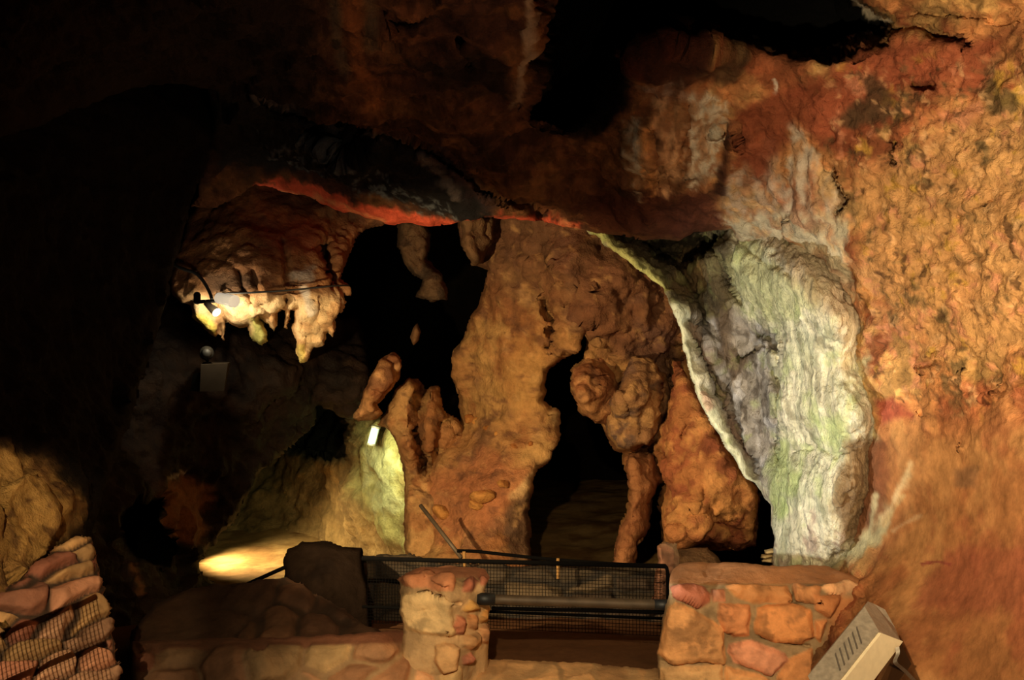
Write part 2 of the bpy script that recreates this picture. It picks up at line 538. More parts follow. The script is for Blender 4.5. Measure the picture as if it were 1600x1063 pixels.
def shell_paint(k):
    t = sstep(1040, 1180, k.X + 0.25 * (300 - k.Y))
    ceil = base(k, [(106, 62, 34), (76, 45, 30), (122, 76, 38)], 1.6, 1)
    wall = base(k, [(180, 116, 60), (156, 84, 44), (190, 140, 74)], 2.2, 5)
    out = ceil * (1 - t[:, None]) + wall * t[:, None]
    f1, f2, cid = worley(k.P * np.array([1, 0.7, 1]) + 0.04 * fbm(k.P, 8, 2)[:, None], 9.0, 3)
    v = (cid % 16) / 15.0
    out = out * (0.86 + 0.28 * v)[:, None]
    f1, f2, cid2 = worley(k.P * np.array([1, 0.7, 1]) + 0.02 * fbm(k.P, 16, 2)[:, None], 21.0, 8)
    out = out * (0.88 + 0.24 * ((cid2 % 16) / 15.0))[:, None]
    # dark far-left ceiling
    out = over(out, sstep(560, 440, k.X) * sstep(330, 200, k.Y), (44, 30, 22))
    # orange streak and pale dripping lines of the ceiling
    out = over(out, 0.8 * stroke(k, [(545, -20), (555, 60), (565, 110), (590, 150)], 20, 0.9), (165, 92, 36))
    out = over(out, 0.5 * stroke(k, [(520, -20), (525, 60), (540, 110)], 12, 0.9), (120, 108, 84))
    out = over(out, 0.45 * stroke(k, [(580, 10), (578, 70)], 14, 0.9), (120, 108, 84))
    out = over(out, patch(k, [(525, 210), (700, 240), (780, 320), (720, 340), (560, 290), (480, 240)], 30), (74, 52, 50))
    # shadow of the roof pocket and overhang, painted in as near-black
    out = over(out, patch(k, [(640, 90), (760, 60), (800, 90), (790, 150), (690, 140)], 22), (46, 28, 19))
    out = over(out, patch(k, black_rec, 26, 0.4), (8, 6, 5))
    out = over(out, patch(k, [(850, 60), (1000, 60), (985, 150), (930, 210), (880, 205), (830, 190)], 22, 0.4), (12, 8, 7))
    out = over(out, 0.9 * stroke(k, [(828, -20), (822, 40), (818, 90), (812, 135), (802, 172)], 8, 0.7, 0.9, 14), (176, 148, 116))
    out = over(out, 0.6 * stroke(k, [(806, 130), (808, 170)], 14, 0.9, 0.9, 14), (120, 84, 58))
    # wet blue-grey band and the red lip under it
    out = over(out, patch(k, [(330, 140), (420, 150), (560, 200), (690, 255), (760, 335), (690, 345), (600, 300), (500, 270), (420, 270), (340, 260)], 16, 0.8), (34, 31, 31))
    out = over(out, 0.8 * sstep(0.0, 0.22, fbm(k.P, 16, 4, 0.65, 77)) * patch(k, [(405, 205), (470, 215), (600, 260), (700, 318), (735, 340), (650, 330), (560, 290), (480, 270), (430, 258)], 12, 1.2, 14), (112, 116, 118))
    out = over(out, 0.8 * stroke(k, [(400, 150), (440, 165), (520, 190), (640, 225), (720, 300)], 7, 0.9, 1, 14), (120, 104, 96))
    out = over(out, patch(k, [(395, 282), (470, 288), (560, 315), (640, 335), (740, 338), (830, 338), (905, 352), (905, 375), (600, 375), (400, 300)], 9, 0.9, 12), (222, 84, 44))
    out = over(out, 0.7 * stroke(k, [(440, 300), (520, 318), (600, 345)], 4, 0.9, 1, 14), (224, 150, 84))
    out = over(out, 0.6 * stroke(k, [(880, 352), (910, 362)], 6, 0.9, 1, 14), (214, 150, 90))
    # rust and darker brown on the bulge
    out = over(out, patch(k, [(965, 60), (1060, 60), (1110, 75), (1090, 105), (990, 110)], 16), (92, 44, 26))
    out = over(out, 0.7 * patch(k, [(1000, 70), (1160, 95), (1150, 125), (1040, 125), (1010, 110)], 14), (54, 32, 22))
    out = over(out, 0.85 * patch(k, [(900, 310), (1120, 300), (1130, 352), (1060, 374), (940, 365)], 22), (84, 40, 25))
    # pale calcite curtains
    wh = (206, 186, 158)
    fl = sstep(-0.22, 0.18, flutes(k, 20, 1.6, 4))
    for pl, s, cc in (([(985, 190), (1010, 180), (1012, 260), (1000, 312), (985, 260)], 1.0, (196, 178, 150)),
                      ([(1005, 125), (1060, 115), (1080, 130), (1070, 160), (1010, 150)], 0.7, (170, 140, 120)),
                      ([(1000, 200), (1020, 190), (1025, 300), (1008, 310)], 1.0, (226, 146, 70)),
                      ([(1020, 150), (1070, 160), (1068, 260), (1062, 300), (1030, 300)], 0.9, (216, 158, 104)),
                      ([(1082, 152), (1128, 148), (1138, 200), (1118, 270), (1100, 290), (1074, 285), (1072, 220)], 1.0, wh),
                      ([(1230, 196), (1262, 200), (1290, 260), (1320, 330), (1330, 420), (1328, 480), (1280, 450), (1230, 330)], 1.0, (190, 168, 146)),
                      ([(1140, 270), (1190, 220), (1230, 260), (1240, 340), (1230, 420), (1170, 380), (1130, 345)], 0.8, (176, 152, 130)),
                      ([(1195, 215), (1212, 215), (1215, 290), (1198, 290)], 0.8, (190, 160, 138)),
                      ([(1130, 335), (1320, 330), (1345, 500), (1340, 600), (1200, 600), (1160, 420)], 0.85, (186, 172, 140))):
        out = over(out, s * patch(k, pl, 14, 1.0, 12) * (0.35 + 0.65 * fl), cc)
    out = over(out, 0.9 * stroke(k, [(1211, 122), (1215, 135), (1211, 146)], 3, 0.6, 0.5), (220, 200, 180))
    out = over(out, 0.75 * patch(k, [(1138, 190), (1150, 200), (1130, 300), (1118, 300)], 8), (50, 26, 18))
    # deep red field above the bright wall
    out = over(out, 0.85 * patch(k, [(1140, 160), (1240, 140), (1330, 140), (1400, 170), (1330, 240), (1240, 200), (1190, 290), (1150, 260)], 24), (132, 60, 32))
    out = over(out, 0.9 * patch(k, [(1330, 70), (1560, 60), (1530, 150), (1420, 140), (1310, 210), (1250, 200)], 24), (160, 78, 44))
    # lighter yellow-orange field at the far right, with ochre, pink and olive flecks
    out = over(out, 0.85 * patch(k, [(1330, 300), (1460, 180), (2700, 60), (2700, 560), (1400, 560), (1340, 450)], 50, 0.8), (206, 148, 84))
    m = patch(k, [(1280, 120), (2700, 20), (2700, 620), (1360, 640), (1330, 330)], 50, 0.6)
    out = over(out, m * 0.7 * sstep(0.08, 0.3, fbm(k.P, 9, 4, 0.65, 31)), (214, 136, 96))
    out = over(out, m * 0.8 * sstep(0.16, 0.34, fbm(k.P, 7, 4, 0.65, 43)), (196, 148, 40))
    out = over(out, m * 0.75 * sstep(0.14, 0.3, fbm(k.P, 6, 4, 0.65, 57)), (100, 80, 48))
    for x, y, r in ((1360, 130, 16), (1365, 165, 26), (1345, 175, 22), (1405, 172, 18), (1330, 185, 14)):
        out = over(out, 0.8 * stroke(k, [(x, y), (x + 8, y + 2)], r, 0.8, 1), (84, 58, 36))
    out = over(out, 0.9 * stroke(k, [(1412, 172), (1418, 175)], 6, 0.5, 0.3), (226, 140, 86))
    # trodden slope
    sl = sstep(600, 720, k.Y + 40 * fbm(k.P, 3, 3)) * sstep(1340, 1400, k.X + 20 * fbm(k.P, 5, 3, off=3))
    sc = base(k, [(158, 100, 50), (146, 88, 45), (168, 114, 60)], 1.6, 15)
    out = out * (1 - sl[:, None]) + sc * sl[:, None]
    out = over(out, sl * 0.65 * sstep(0.1, 0.35, fbm(k.P, 2.6, 4, 0.6, 71)), (140, 72, 40))
    out = over(out, 0.9 * patch(k, [(1375, 625), (1400, 618), (1420, 650), (1380, 665)], 12), (160, 72, 50))
    out = over(out, 0.6 * patch(k, [(1480, 860), (1620, 850), (1620, 960), (1420, 950)], 26), (136, 66, 42))
    out = over(out, 0.9 * stroke(k, [(1440, 882), (1465, 878), (1485, 882)], 2.5, 0.6), (130, 60, 44))
    out = over(out, 0.45 * patch(k, [(1490, 735), (1530, 730), (1525, 765), (1490, 760)], 10), (104, 78, 56))
    out = over(out, m * 0.75 * sstep(0.2, 0.32, fbm(k.P, 15, 4, 0.65, 131)), (92, 62, 36))
    out = over(out, m * 0.6 * sstep(0.18, 0.32, fbm(k.P, 13, 4, 0.65, 151)), (232, 176, 116))
    # mossy border of the flowstone and calcite runs at its foot
    out = over(out, 0.95 * patch(k, [(1200, 560), (1362, 560), (1372, 690), (1360, 760), (1385, 800), (1375, 850), (1300, 890), (1200, 890)], 14, 0.8), (170, 158, 116))
    out = over(out, 0.9 * patch(k, [(1345, 685), (1385, 690), (1378, 800), (1350, 840), (1320, 850), (1330, 760)], 14), (110, 62, 34))
    out = over(out, 0.95 * stroke(k, [(1422, 726), (1412, 752), (1396, 786), (1380, 816)], 8, 0.9, 0.9), (200, 168, 120))
    out = over(out, 0.8 * stroke(k, [(1412, 775), (1395, 800), (1380, 820)], 5, 0.8), (176, 148, 98))
    out = over(out, 0.8 * stroke(k, [(1438, 806), (1415, 818), (1398, 830)], 4, 0.8, 0.8), (180, 140, 96))
    out = over(out, 0.8 * stroke(k, [(1368, 775), (1364, 820), (1350, 845), (1310, 870)], 7, 0.7), (176, 166, 124))
    out = over(out, 0.9 * stroke(k, [(1335, 0), (1350, 18), (1372, 32), (1390, 34)], 4, 0.5, 0.4), (238, 214, 180))
    return out


ceil_poly = [(-100, -100), (1390, -100), (1342, -5), (1385, 40), (1372, 68), (1290, 90), (1200, 84), (1150, 110), (1138, 180), (1130, 260), (1128, 330), (1134, 380), (900, 400), (-100, 400)]
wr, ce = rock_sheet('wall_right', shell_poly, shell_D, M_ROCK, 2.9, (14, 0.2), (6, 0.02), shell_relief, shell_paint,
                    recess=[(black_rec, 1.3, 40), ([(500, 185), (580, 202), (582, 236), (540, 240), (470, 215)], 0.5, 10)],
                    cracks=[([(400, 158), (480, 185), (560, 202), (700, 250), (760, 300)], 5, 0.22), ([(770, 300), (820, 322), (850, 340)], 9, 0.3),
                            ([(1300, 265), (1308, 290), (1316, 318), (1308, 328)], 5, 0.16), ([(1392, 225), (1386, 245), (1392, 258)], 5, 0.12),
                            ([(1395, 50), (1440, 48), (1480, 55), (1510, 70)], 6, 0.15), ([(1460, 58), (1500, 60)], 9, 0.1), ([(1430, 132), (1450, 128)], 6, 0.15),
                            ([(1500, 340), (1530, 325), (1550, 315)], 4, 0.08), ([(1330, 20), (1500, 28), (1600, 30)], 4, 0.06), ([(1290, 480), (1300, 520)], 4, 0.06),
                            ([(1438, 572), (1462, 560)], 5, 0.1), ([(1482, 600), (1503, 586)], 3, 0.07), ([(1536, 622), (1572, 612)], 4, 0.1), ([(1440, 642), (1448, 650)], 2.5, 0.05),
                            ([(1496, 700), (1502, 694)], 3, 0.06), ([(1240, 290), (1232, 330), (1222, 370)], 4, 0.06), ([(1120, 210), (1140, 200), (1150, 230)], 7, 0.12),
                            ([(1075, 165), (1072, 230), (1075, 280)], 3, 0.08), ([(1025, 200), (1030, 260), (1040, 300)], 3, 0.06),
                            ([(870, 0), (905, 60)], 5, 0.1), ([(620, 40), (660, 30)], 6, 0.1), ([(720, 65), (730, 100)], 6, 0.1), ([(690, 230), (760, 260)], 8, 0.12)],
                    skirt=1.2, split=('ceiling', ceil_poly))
tag(wr, kind='structure')
tag(ce, kind='structure')

# the same wall continues past the picture's right edge, beside the viewer
_ev = rbf(shell_D)
_ext = []
for yy in np.linspace(-90, 1180, 9):
    for xx, dd in ((1690, 0), (1725, 0), (2050, -0.55), (2400, -1.0)):
        q_ = float(_ev(np.array([min(float(xx), 1725.0)]), np.array([float(yy)]))[0])
        _ext.append((xx, yy, max(1.6, q_ + dd + (0.03 if xx < 1726 else 0))))
wx_ = rock_sheet('wall_right_near', [(1695, -90), (2400, -90), (2400, 1180), (1695, 1180)], _ext, M_ROCK, 6.5, (8, 0.05), (3, 0.02), shell_relief, shell_paint, skirt=1.0)
tag(wx_, kind='structure')

# ================================================================== FLOWSTONE
flow_poly = [(903, 350), (960, 362), (1010, 370), (1060, 370), (1095, 360), (1130, 345), (1165, 332), (1215, 342), (1268, 368), (1320, 402), (1356, 455), (1370, 510), (1384, 575),
             (1392, 640), (1384, 690), (1376, 760), (1374, 815), (1340, 862), (1300, 890), (1290, 940), (1212, 940), (1208, 840), (1203, 790), (1190, 768), (1165, 742), (1140, 707),
             (1110, 657), (1085, 612), (1070, 560), (1060, 505), (1049, 480), (1038, 452), (1010, 430), (983, 410), (958, 390), (930, 368)]
flow_D = [(905, 351, 6.7), (985, 410, 6.5), (1045, 460, 6.35), (1055, 490, 6.25), (1070, 560, 6.2), (1110, 655, 6.15), (1165, 740, 6.1), (1200, 790, 5.95), (1210, 880, 5.75), (1215, 940, 5.65),
          (1000, 374, 6.95), (1070, 390, 7.0), (1090, 440, 6.7), (1120, 500, 6.5), (1150, 600, 6.4), (1190, 680, 6.15), (1203, 720, 6.0),
          (1130, 395, 6.15), (1180, 390, 5.9), (1180, 470, 5.95), (1200, 520, 6.0), (1218, 560, 5.75), (1225, 650, 5.7), (1230, 750, 5.72), (1250, 600, 5.5), (1300, 560, 5.2), (1280, 700, 5.45),
          (1260, 880, 5.6), (1330, 610, 5.1), (1335, 500, 5.15), (1362, 650, 5.12), (1392, 640, 5.6), (1386, 570, 5.55), (1350, 760, 5.2), (1378, 760, 5.6), (1330, 850, 5.45), (1372, 815, 5.7), (1345, 862, 5.75), (1250, 405, 5.3), (1300, 440, 5.2), (1356, 455, 5.75), (1372, 510, 5.7), (1320, 402, 5.75), (1268, 368, 5.8), (1215, 342, 5.9), (1165, 332, 6.3), (1290, 930, 5.5)]


def flow_relief(k):
    w = worley(k.P * np.array([1, 1, 0.6]), 22)[0]
    main = sstep(1150, 1230, k.X)
    return (0.024 * flutes(k, 11, 1.0, 6) + 0.024 * flutes(k, 24, 1.6, 9) * main + 0.014 * (0.55 - w) + 0.012 * fbm(k.P, 24, 4, 0.7, 2) + 0.02 * crag(k.P * np.array([1, 1, 0.55]), 30, 3) + 0.012 * flutes(k, 44, 3.0, 29)
            + (1 - main) * (0.05 * fbm(k.P, 6, 3, 0.5, 4) + 0.03 * ridged(k.P, 8, 2, 3)))


def flow_paint(k):
    out = base(k, [(206, 204, 170), (190, 190, 160), (222, 214, 184)], 3.5, 2)
    fl = flutes(k, 18, 1.2, 12)
    out = over(out, 0.75 * sstep(0.02, 0.28, fl), (236, 226, 198))
    out = over(out, 0.45 * sstep(0.05, 0.3, -fl), (140, 136, 104))
    out = over(out, 0.5 * sstep(0.08, 0.3, fbm(k.P * np.array([1, 1, 0.45]), 14, 4, 0.65, 55)), (120, 112, 88))
    # grey inner face
    inner = patch(k, [(1060, 430), (1110, 480), (1150, 480), (1205, 520), (1216, 620), (1220, 720), (1200, 775), (1160, 720), (1110, 620), (1080, 520)], 12, 0.7)
    out = over(out, 0.9 * inner, (150, 140, 134))
    out = over(out, inner * 0.8 * sstep(0.0, 0.3, fbm(k.P, 11, 4, 0.6, 21)), (88, 78, 70))
    out = over(out, inner * 0.8 * sstep(0.06, 0.3, flutes(k, 16, 2, 33)), (196, 192, 196))
    out = over(out, 0.8 * stroke(k, [(1078, 510), (1105, 560), (1135, 640), (1165, 710)], 12, 0.8), (168, 132, 112))
    out = over(out, 0.9 * patch(k, [(1120, 470), (1150, 480), (1145, 540), (1180, 560), (1150, 600), (1120, 560)], 12), (96, 78, 62))
    # dark upper wing with the yellow-green ridge
    wing = patch(k, [(900, 340), (1140, 340), (1150, 420), (1150, 470), (1100, 500), (1050, 470), (980, 410)], 12, 0.7)
    out = over(out, 0.92 * wing, (78, 64, 40))
    out = over(out, wing * 0.7 * sstep(0.05, 0.3, fbm(k.P, 9, 4, 0.6, 61)), (124, 116, 70))
    out = over(out, 0.95 * stroke(k, [(905, 351), (940, 366), (965, 392), (985, 408), (1015, 430), (1040, 450)], 9, 0.8, 0.8, 12), (206, 204, 116))
    out = over(out, 0.6 * patch(k, [(1065, 380), (1095, 385), (1105, 450), (1070, 470), (1050, 440)], 12), (140, 104, 58))
    # bright ribbon along the left edge
    out = over(out, 0.95 * stroke(k, [(1056, 485), (1064, 540), (1080, 605), (1108, 655), (1138, 705), (1165, 742), (1185, 765)], 13, 0.6, 0.4), (224, 224, 190))
    out = over(out, 0.5 * stroke(k, [(1098, 615), (1108, 640)], 6, 0.6), (222, 150, 130))
    # algae
    g = (168, 190, 104)
    out = over(out, 0.6 * patch(k, [(1215, 690), (1240, 680), (1250, 760), (1225, 800), (1205, 770)], 16, 1), g)
    out = over(out, 0.55 * patch(k, [(1280, 660), (1330, 650), (1320, 700), (1290, 710)], 16, 1), g)
    out = over(out, 0.5 * patch(k, [(1120, 395), (1180, 390), (1290, 470), (1230, 500), (1150, 470)], 20, 1), (184, 186, 120))
    out = over(out, 0.35 * sstep(0.1, 0.3, fbm(k.P, 5, 4, 0.6, 91)), g)
    out = over(out, 0.6 * sstep(0.12, 0.34, fbm(k.P * np.array([1, 1, .5]), 9, 4, 0.6, 101)) * sstep(720, 780, k.Y), (170, 140, 126))
    # brown foot and rim on the right
    out = over(out, 0.8 * patch(k, [(1320, 690), (1380, 690), (1380, 850), (1320, 840), (1300, 780)], 18), (122, 88, 50))
    out = over(out, 0.5 * patch(k, [(1180, 340), (1330, 420), (1345, 500), (1290, 490), (1220, 420)], 20), (170, 134, 104))
    out = over(out, 0.6 * stroke(k, [(1318, 480), (1325, 540), (1318, 570)], 12, 0.7), (240, 214, 178))
    return out


fo = rock_sheet('flowstone_curtain', flow_poly, flow_D, M_FLOW, 2.1, (9, 0.1), (4, 0.03), flow_relief, flow_paint,
                recess=[([(1000, 380), (1095, 372), (1130, 362), (1115, 395), (1085, 412), (1060, 428), (1030, 410)], 0.7, 10)],
                cracks=[([(1078, 505), (1098, 560), (1126, 618), (1152, 678), (1178, 738)], 9, 0.24), ([(1068, 425), (1085, 455), (1100, 505)], 8, 0.2),
                        ([(1126, 400), (1138, 440), (1156, 475)], 8, 0.14), ([(1185, 525), (1205, 530), (1210, 545)], 7, 0.16), ([(1208, 575), (1212, 600)], 7, 0.14),
                        ([(1215, 560), (1218, 640), (1216, 720)], 5, 0.08), ([(1140, 610), (1150, 640)], 6, 0.1), ([(1160, 560), (1185, 540)], 6, 0.12),
                        ([(1240, 705), (1270, 700), (1310, 712), (1335, 700)], 4, 0.05), ([(1240, 395), (1232, 430)], 4, 0.06), ([(1150, 375), (1200, 415), (1230, 430)], 4, 0.06)],
                skirt=0.35)
tag(fo, 'pale green-white fluted flowstone curtain hanging beside the orange right wall down to the stone parapet', 'flowstone')

# ================================================================== BACK WALL
hole1 = [(862, 578), (888, 560), (905, 548), (914, 522), (924, 535), (910, 560), (896, 580), (890, 601), (895, 622), (905, 640), (938, 657), (948, 675), (962, 706), (978, 712),
         (981, 745), (982, 785), (966, 830), (957, 900), (829, 900), (829, 800), (833, 748), (860, 724), (872, 680), (873, 642), (854, 626), (851, 600)]
hole2 = [(1033, 750), (1018, 772), (1012, 830), (994, 852), (990, 900), (1022, 900), (1034, 850), (1032, 800)]
hole3 = [(1165, 745), (1190, 740), (1225, 790), (1235, 900), (1070, 900), (1060, 868), (1130, 862), (1180, 850)]
back_poly = [(700, 322), (1270, 322), (1270, 970), (600, 970), (640, 880), (640, 820), (655, 760), (690, 700), (722, 655), (717, 623), (712, 601), (708, 570), (708, 551), (728, 523),
             (737, 495), (750, 467), (767, 423), (757, 419), (745, 413), (730, 400), (721, 370), (716, 340)]
back_D = [(770, 340, 8.3), (900, 340, 7.9), (1000, 345, 7.9), (750, 450, 8.6), (710, 560, 8.75), (800, 500, 8.25), (865, 480, 7.95), (900, 540, 8.0), (1000, 450, 7.95), (1060, 600, 8.3), (1200, 600, 8.6),
          (725, 650, 8.8), (800, 620, 8.25), (868, 680, 8.15), (700, 720, 8.5), (760, 760, 7.95), (820, 750, 7.9), (650, 860, 8.3), (760, 870, 7.55), (830, 860, 7.9), (1000, 800, 8.3),
          (1000, 700, 8.45), (1100, 850, 8.3), (1250, 850, 8.5), (700, 950, 7.3), (1000, 950, 7.5), (930, 600, 8.2)]


def back_relief(k):
    low = sstep(640, 700, k.Y) * sstep(880, 820, k.X)
    smooth = patch(k, [(715, 520), (760, 470), (850, 480), (850, 700), (730, 650)], 30, 0.3)
    a = 1 - 0.6 * np.maximum(low * 0.8, smooth)
    d = lumps(k, (0.11, 0.085, 0.03), (1.7, 4.2, 12.0), 5, 0.6) * a
    w = worley(k.P, 5)[0]
    rough = patch(k, [(840, 440), (900, 380), (1060, 400), (1070, 700), (960, 660), (860, 560)], 30, 0.4)
    Pt = k.P * np.array([1.0, 1, 1.0]) + 0.1 * fbm(k.P, 3, 2)[:, None]
    d = d + rough * (0.10 * crag(Pt, 3.6, 7) + 0.05 * crag(Pt, 8.0, 17) + 0.03 * ridged(k.P, 7, 3, 4))
    d = d + 0.02 * crag(k.P * np.array([0.8, 1, 1.6]), 9, 3) + 0.012 * fbm(k.P * np.array([0.6, 1, 2.2]), 10, 3)
    return d + 0.06 * (0.5 - w) * a * sstep(830, 900, k.X)


def back_paint(k):
    out = base(k, [(176, 122, 62), (156, 98, 48), (190, 140, 72)], 1.4, 3)
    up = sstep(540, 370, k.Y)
    out = over(out, 0.85 * up, (98, 64, 44))  # dimness of the upper wall put into the colour
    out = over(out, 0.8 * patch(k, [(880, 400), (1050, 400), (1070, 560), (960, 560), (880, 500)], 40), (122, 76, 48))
    out = over(out, 0.7 * patch(k, [(990, 500), (1060, 520), (1050, 640), (980, 620)], 20), (116, 80, 66))
    out = over(out, 0.5 * sstep(0.1, 0.35, fbm(k.P, 3.4, 4, 0.6, 23)), (104, 70, 54))
    out = over(out, 0.6 * patch(k, [(780, 560), (850, 520), (870, 640), (780, 660)], 30), (196, 142, 66))
    out = over(out, 0.7 * patch(k, [(650, 760), (760, 700), (830, 740), (800, 800), (700, 860), (640, 830)], 26), (176, 104, 58))
    out = over(out, 0.7 * stroke(k, [(872, 640), (872, 690), (856, 725), (832, 745), (805, 775)], 10, 0.8, 1), (210, 168, 108))
    out = over(out, 0.75 * patch(k, [(790, 790), (835, 760), (835, 880), (795, 880)], 12), (84, 62, 44))  # shadow left of the tall opening, painted into the rock colour
    out = over(out, 0.6 * sstep(0.1, 0.34, fbm(k.P * np.array([0.7, 1, 1.8]), 6, 4, 0.65, 81)), (112, 70, 46))
    out = over(out, 0.5 * sstep(0.12, 0.34, fbm(k.P, 9, 4, 0.65, 91)), (206, 154, 84))
    return out


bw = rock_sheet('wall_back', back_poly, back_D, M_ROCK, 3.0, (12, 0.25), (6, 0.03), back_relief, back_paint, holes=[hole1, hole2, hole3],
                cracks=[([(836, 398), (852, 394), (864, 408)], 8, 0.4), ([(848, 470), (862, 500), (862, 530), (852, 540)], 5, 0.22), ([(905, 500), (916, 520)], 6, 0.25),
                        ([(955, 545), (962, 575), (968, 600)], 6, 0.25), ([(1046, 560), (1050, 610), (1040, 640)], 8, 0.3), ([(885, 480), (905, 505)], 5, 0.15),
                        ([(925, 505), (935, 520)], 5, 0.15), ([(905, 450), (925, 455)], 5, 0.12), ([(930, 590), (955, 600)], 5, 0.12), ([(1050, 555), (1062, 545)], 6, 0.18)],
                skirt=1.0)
tag(bw, kind='structure')

# backdrop behind the back wall's openings, their darkness put into its colour
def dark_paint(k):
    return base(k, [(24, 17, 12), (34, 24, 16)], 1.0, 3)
vd = rock_sheet('wall_far', [(380, 250), (1350, 250), (1350, 1000), (380, 1000)], [(380, 250, 15), (1350, 250, 15), (380, 1000, 14.5), (1350, 1000, 14.5), (900, 600, 16)], M_ROCK, 12,
                (30, 0.5), (5, 0.01), lambda k: lumps(k, (0.4, 0.2, 0.05), (0.7, 2, 6)), dark_paint, skirt=0)
tag(vd, kind='structure')

# ================================================================== boulders and spires
def brown_paint(cols=((172, 112, 56), (146, 88, 44), (192, 138, 72)), off=0, dark=None):
    def f(k):
        out = base(k, list(cols), 2.6, off)
        if dark is not None:
            out = over(out, 0.75 * sstep(0.05, 0.3, fbm(k.P, 6, 4, 0.6, off + 31)), dark)
        return out
    return f


def rough_relief(a=1.0, off=0.0, cr=0.6):
    return lambda k: a * lumps(k, (0.06, 0.055, 0.024), (3.0, 6.5, 17.0), off, cr)


b = rock_sheet('boulder', [(615, 549), (625, 558), (629, 572), (624, 590), (612, 608), (600, 622), (588, 632), (598, 646), (583, 658), (561, 658), (551, 651), (560, 636), (567, 620), (571, 606), (580, 586), (592, 563), (603, 554)],
               [(615, 549, 8.3), (600, 600, 8.1), (560, 650, 8.2), (628, 572, 8.35), (598, 650, 8.3)], M_ROCK, 2.4, (14, 0.25), (3, 0.05), rough_relief(0.8, 3), brown_paint(((192, 132, 72), (160, 96, 50), (206, 150, 88)), 4, (120, 74, 44)),
               cracks=[([(604, 560), (612, 580), (622, 590)], 5, 0.1)], skirt=0.25)
tag(b, 'tan leaning boulder perched above the lit passage arch, left of the tall spire', 'rock')

b = rock_sheet('rock_spire', [(636, 592), (655, 594), (660, 606), (664, 616), (672, 607), (682, 608), (690, 625), (696, 645), (715, 654), (724, 668), (738, 720), (728, 800), (700, 930), (638, 930), (633, 830), (630, 730), (626, 704), (613, 682), (590, 662), (604, 644), (618, 610)],
               [(640, 592, 8.45), (605, 660, 8.5), (640, 700, 8.3), (680, 640, 8.5), (720, 680, 8.7), (660, 800, 8.25), (720, 780, 8.55), (640, 920, 8.2), (700, 920, 8.1), (630, 740, 8.5)], M_ROCK, 2.6, (14, 0.3), (4, 0.04),
               rough_relief(0.85, 13), brown_paint(((176, 118, 62), (150, 94, 46), (196, 144, 78)), 14, (110, 74, 46)),
               cracks=[([(660, 600), (654, 640), (656, 690), (664, 730)], 8, 0.45), ([(690, 660), (682, 700), (684, 740), (688, 770)], 6, 0.25), ([(648, 598), (652, 615)], 5, 0.15), ([(700, 650), (706, 680)], 4, 0.12), ([(612, 684), (650, 684)], 2, 0.05)], skirt=0.3)
tag(b, 'twin-pointed ochre rock spire right of the lit passage, split by a dark gully', 'rock')

b = rock_sheet('rock_wedge', [(912, 560), (935, 548), (950, 560), (962, 592), (970, 612), (962, 640), (950, 668), (938, 662), (912, 645), (897, 622), (892, 601), (897, 580)],
               [(915, 560, 8.0), (930, 600, 7.75), (940, 660, 7.9), (965, 600, 8.0)], M_ROCK, 2.4, (14, 0.3), (3, 0.05), rough_relief(0.9, 23), brown_paint(((170, 106, 58), (148, 88, 44), (188, 128, 70)), 24, (104, 64, 40)),
               cracks=[([(925, 590), (950, 592), (958, 604)], 4, 0.08), ([(935, 605), (945, 618)], 4, 0.06)], skirt=0.25)
tag(b, 'brown wedge-shaped rock jutting over the tall black opening in the back wall', 'rock')

b = rock_sheet('hanging_boulder', [(985, 555), (1015, 560), (1038, 585), (1048, 610), (1044, 640), (1034, 660), (1028, 690), (1005, 698), (985, 708), (962, 704), (950, 680), (944, 650), (952, 625), (968, 608), (975, 580)],
               [(1000, 560, 7.9), (990, 620, 7.6), (985, 700, 7.75), (1040, 620, 7.9), (950, 660, 7.85)], M_ROCK, 2.4, (16, 0.3), (4, 0.04), rough_relief(1.1, 33), brown_paint(((150, 104, 62), (116, 82, 64), (182, 132, 74)), 34, (92, 70, 62)),
               cracks=[([(978, 620), (985, 650)], 4, 0.06), ([(1000, 670), (1020, 680)], 5, 0.1), ([(1030, 600), (1036, 640)], 5, 0.12)], skirt=0.25)
tag(b, 'grey-brown knobbly boulder hanging at the upper right of the tall black opening', 'rock')

b = rock_sheet('rock_column', [(978, 712), (1000, 706), (1020, 712), (1030, 730), (1034, 752), (1024, 768), (1014, 790), (1012, 830), (996, 850), (990, 920), (954, 920), (958, 870), (968, 830), (984, 790), (981, 750)],
               [(1000, 710, 8.0), (1000, 760, 7.9), (975, 860, 7.8), (965, 920, 7.7), (1025, 750, 8.05), (990, 900, 7.8)], M_ROCK, 2.4, (13, 0.25), (4, 0.05), rough_relief(0.8, 43), brown_paint(((150, 92, 50), (134, 78, 42), (166, 106, 58)), 44), skirt=0.5)
tag(b, 'narrow reddish-brown rock column right of the tall black opening, reaching down behind the railing', 'rock')

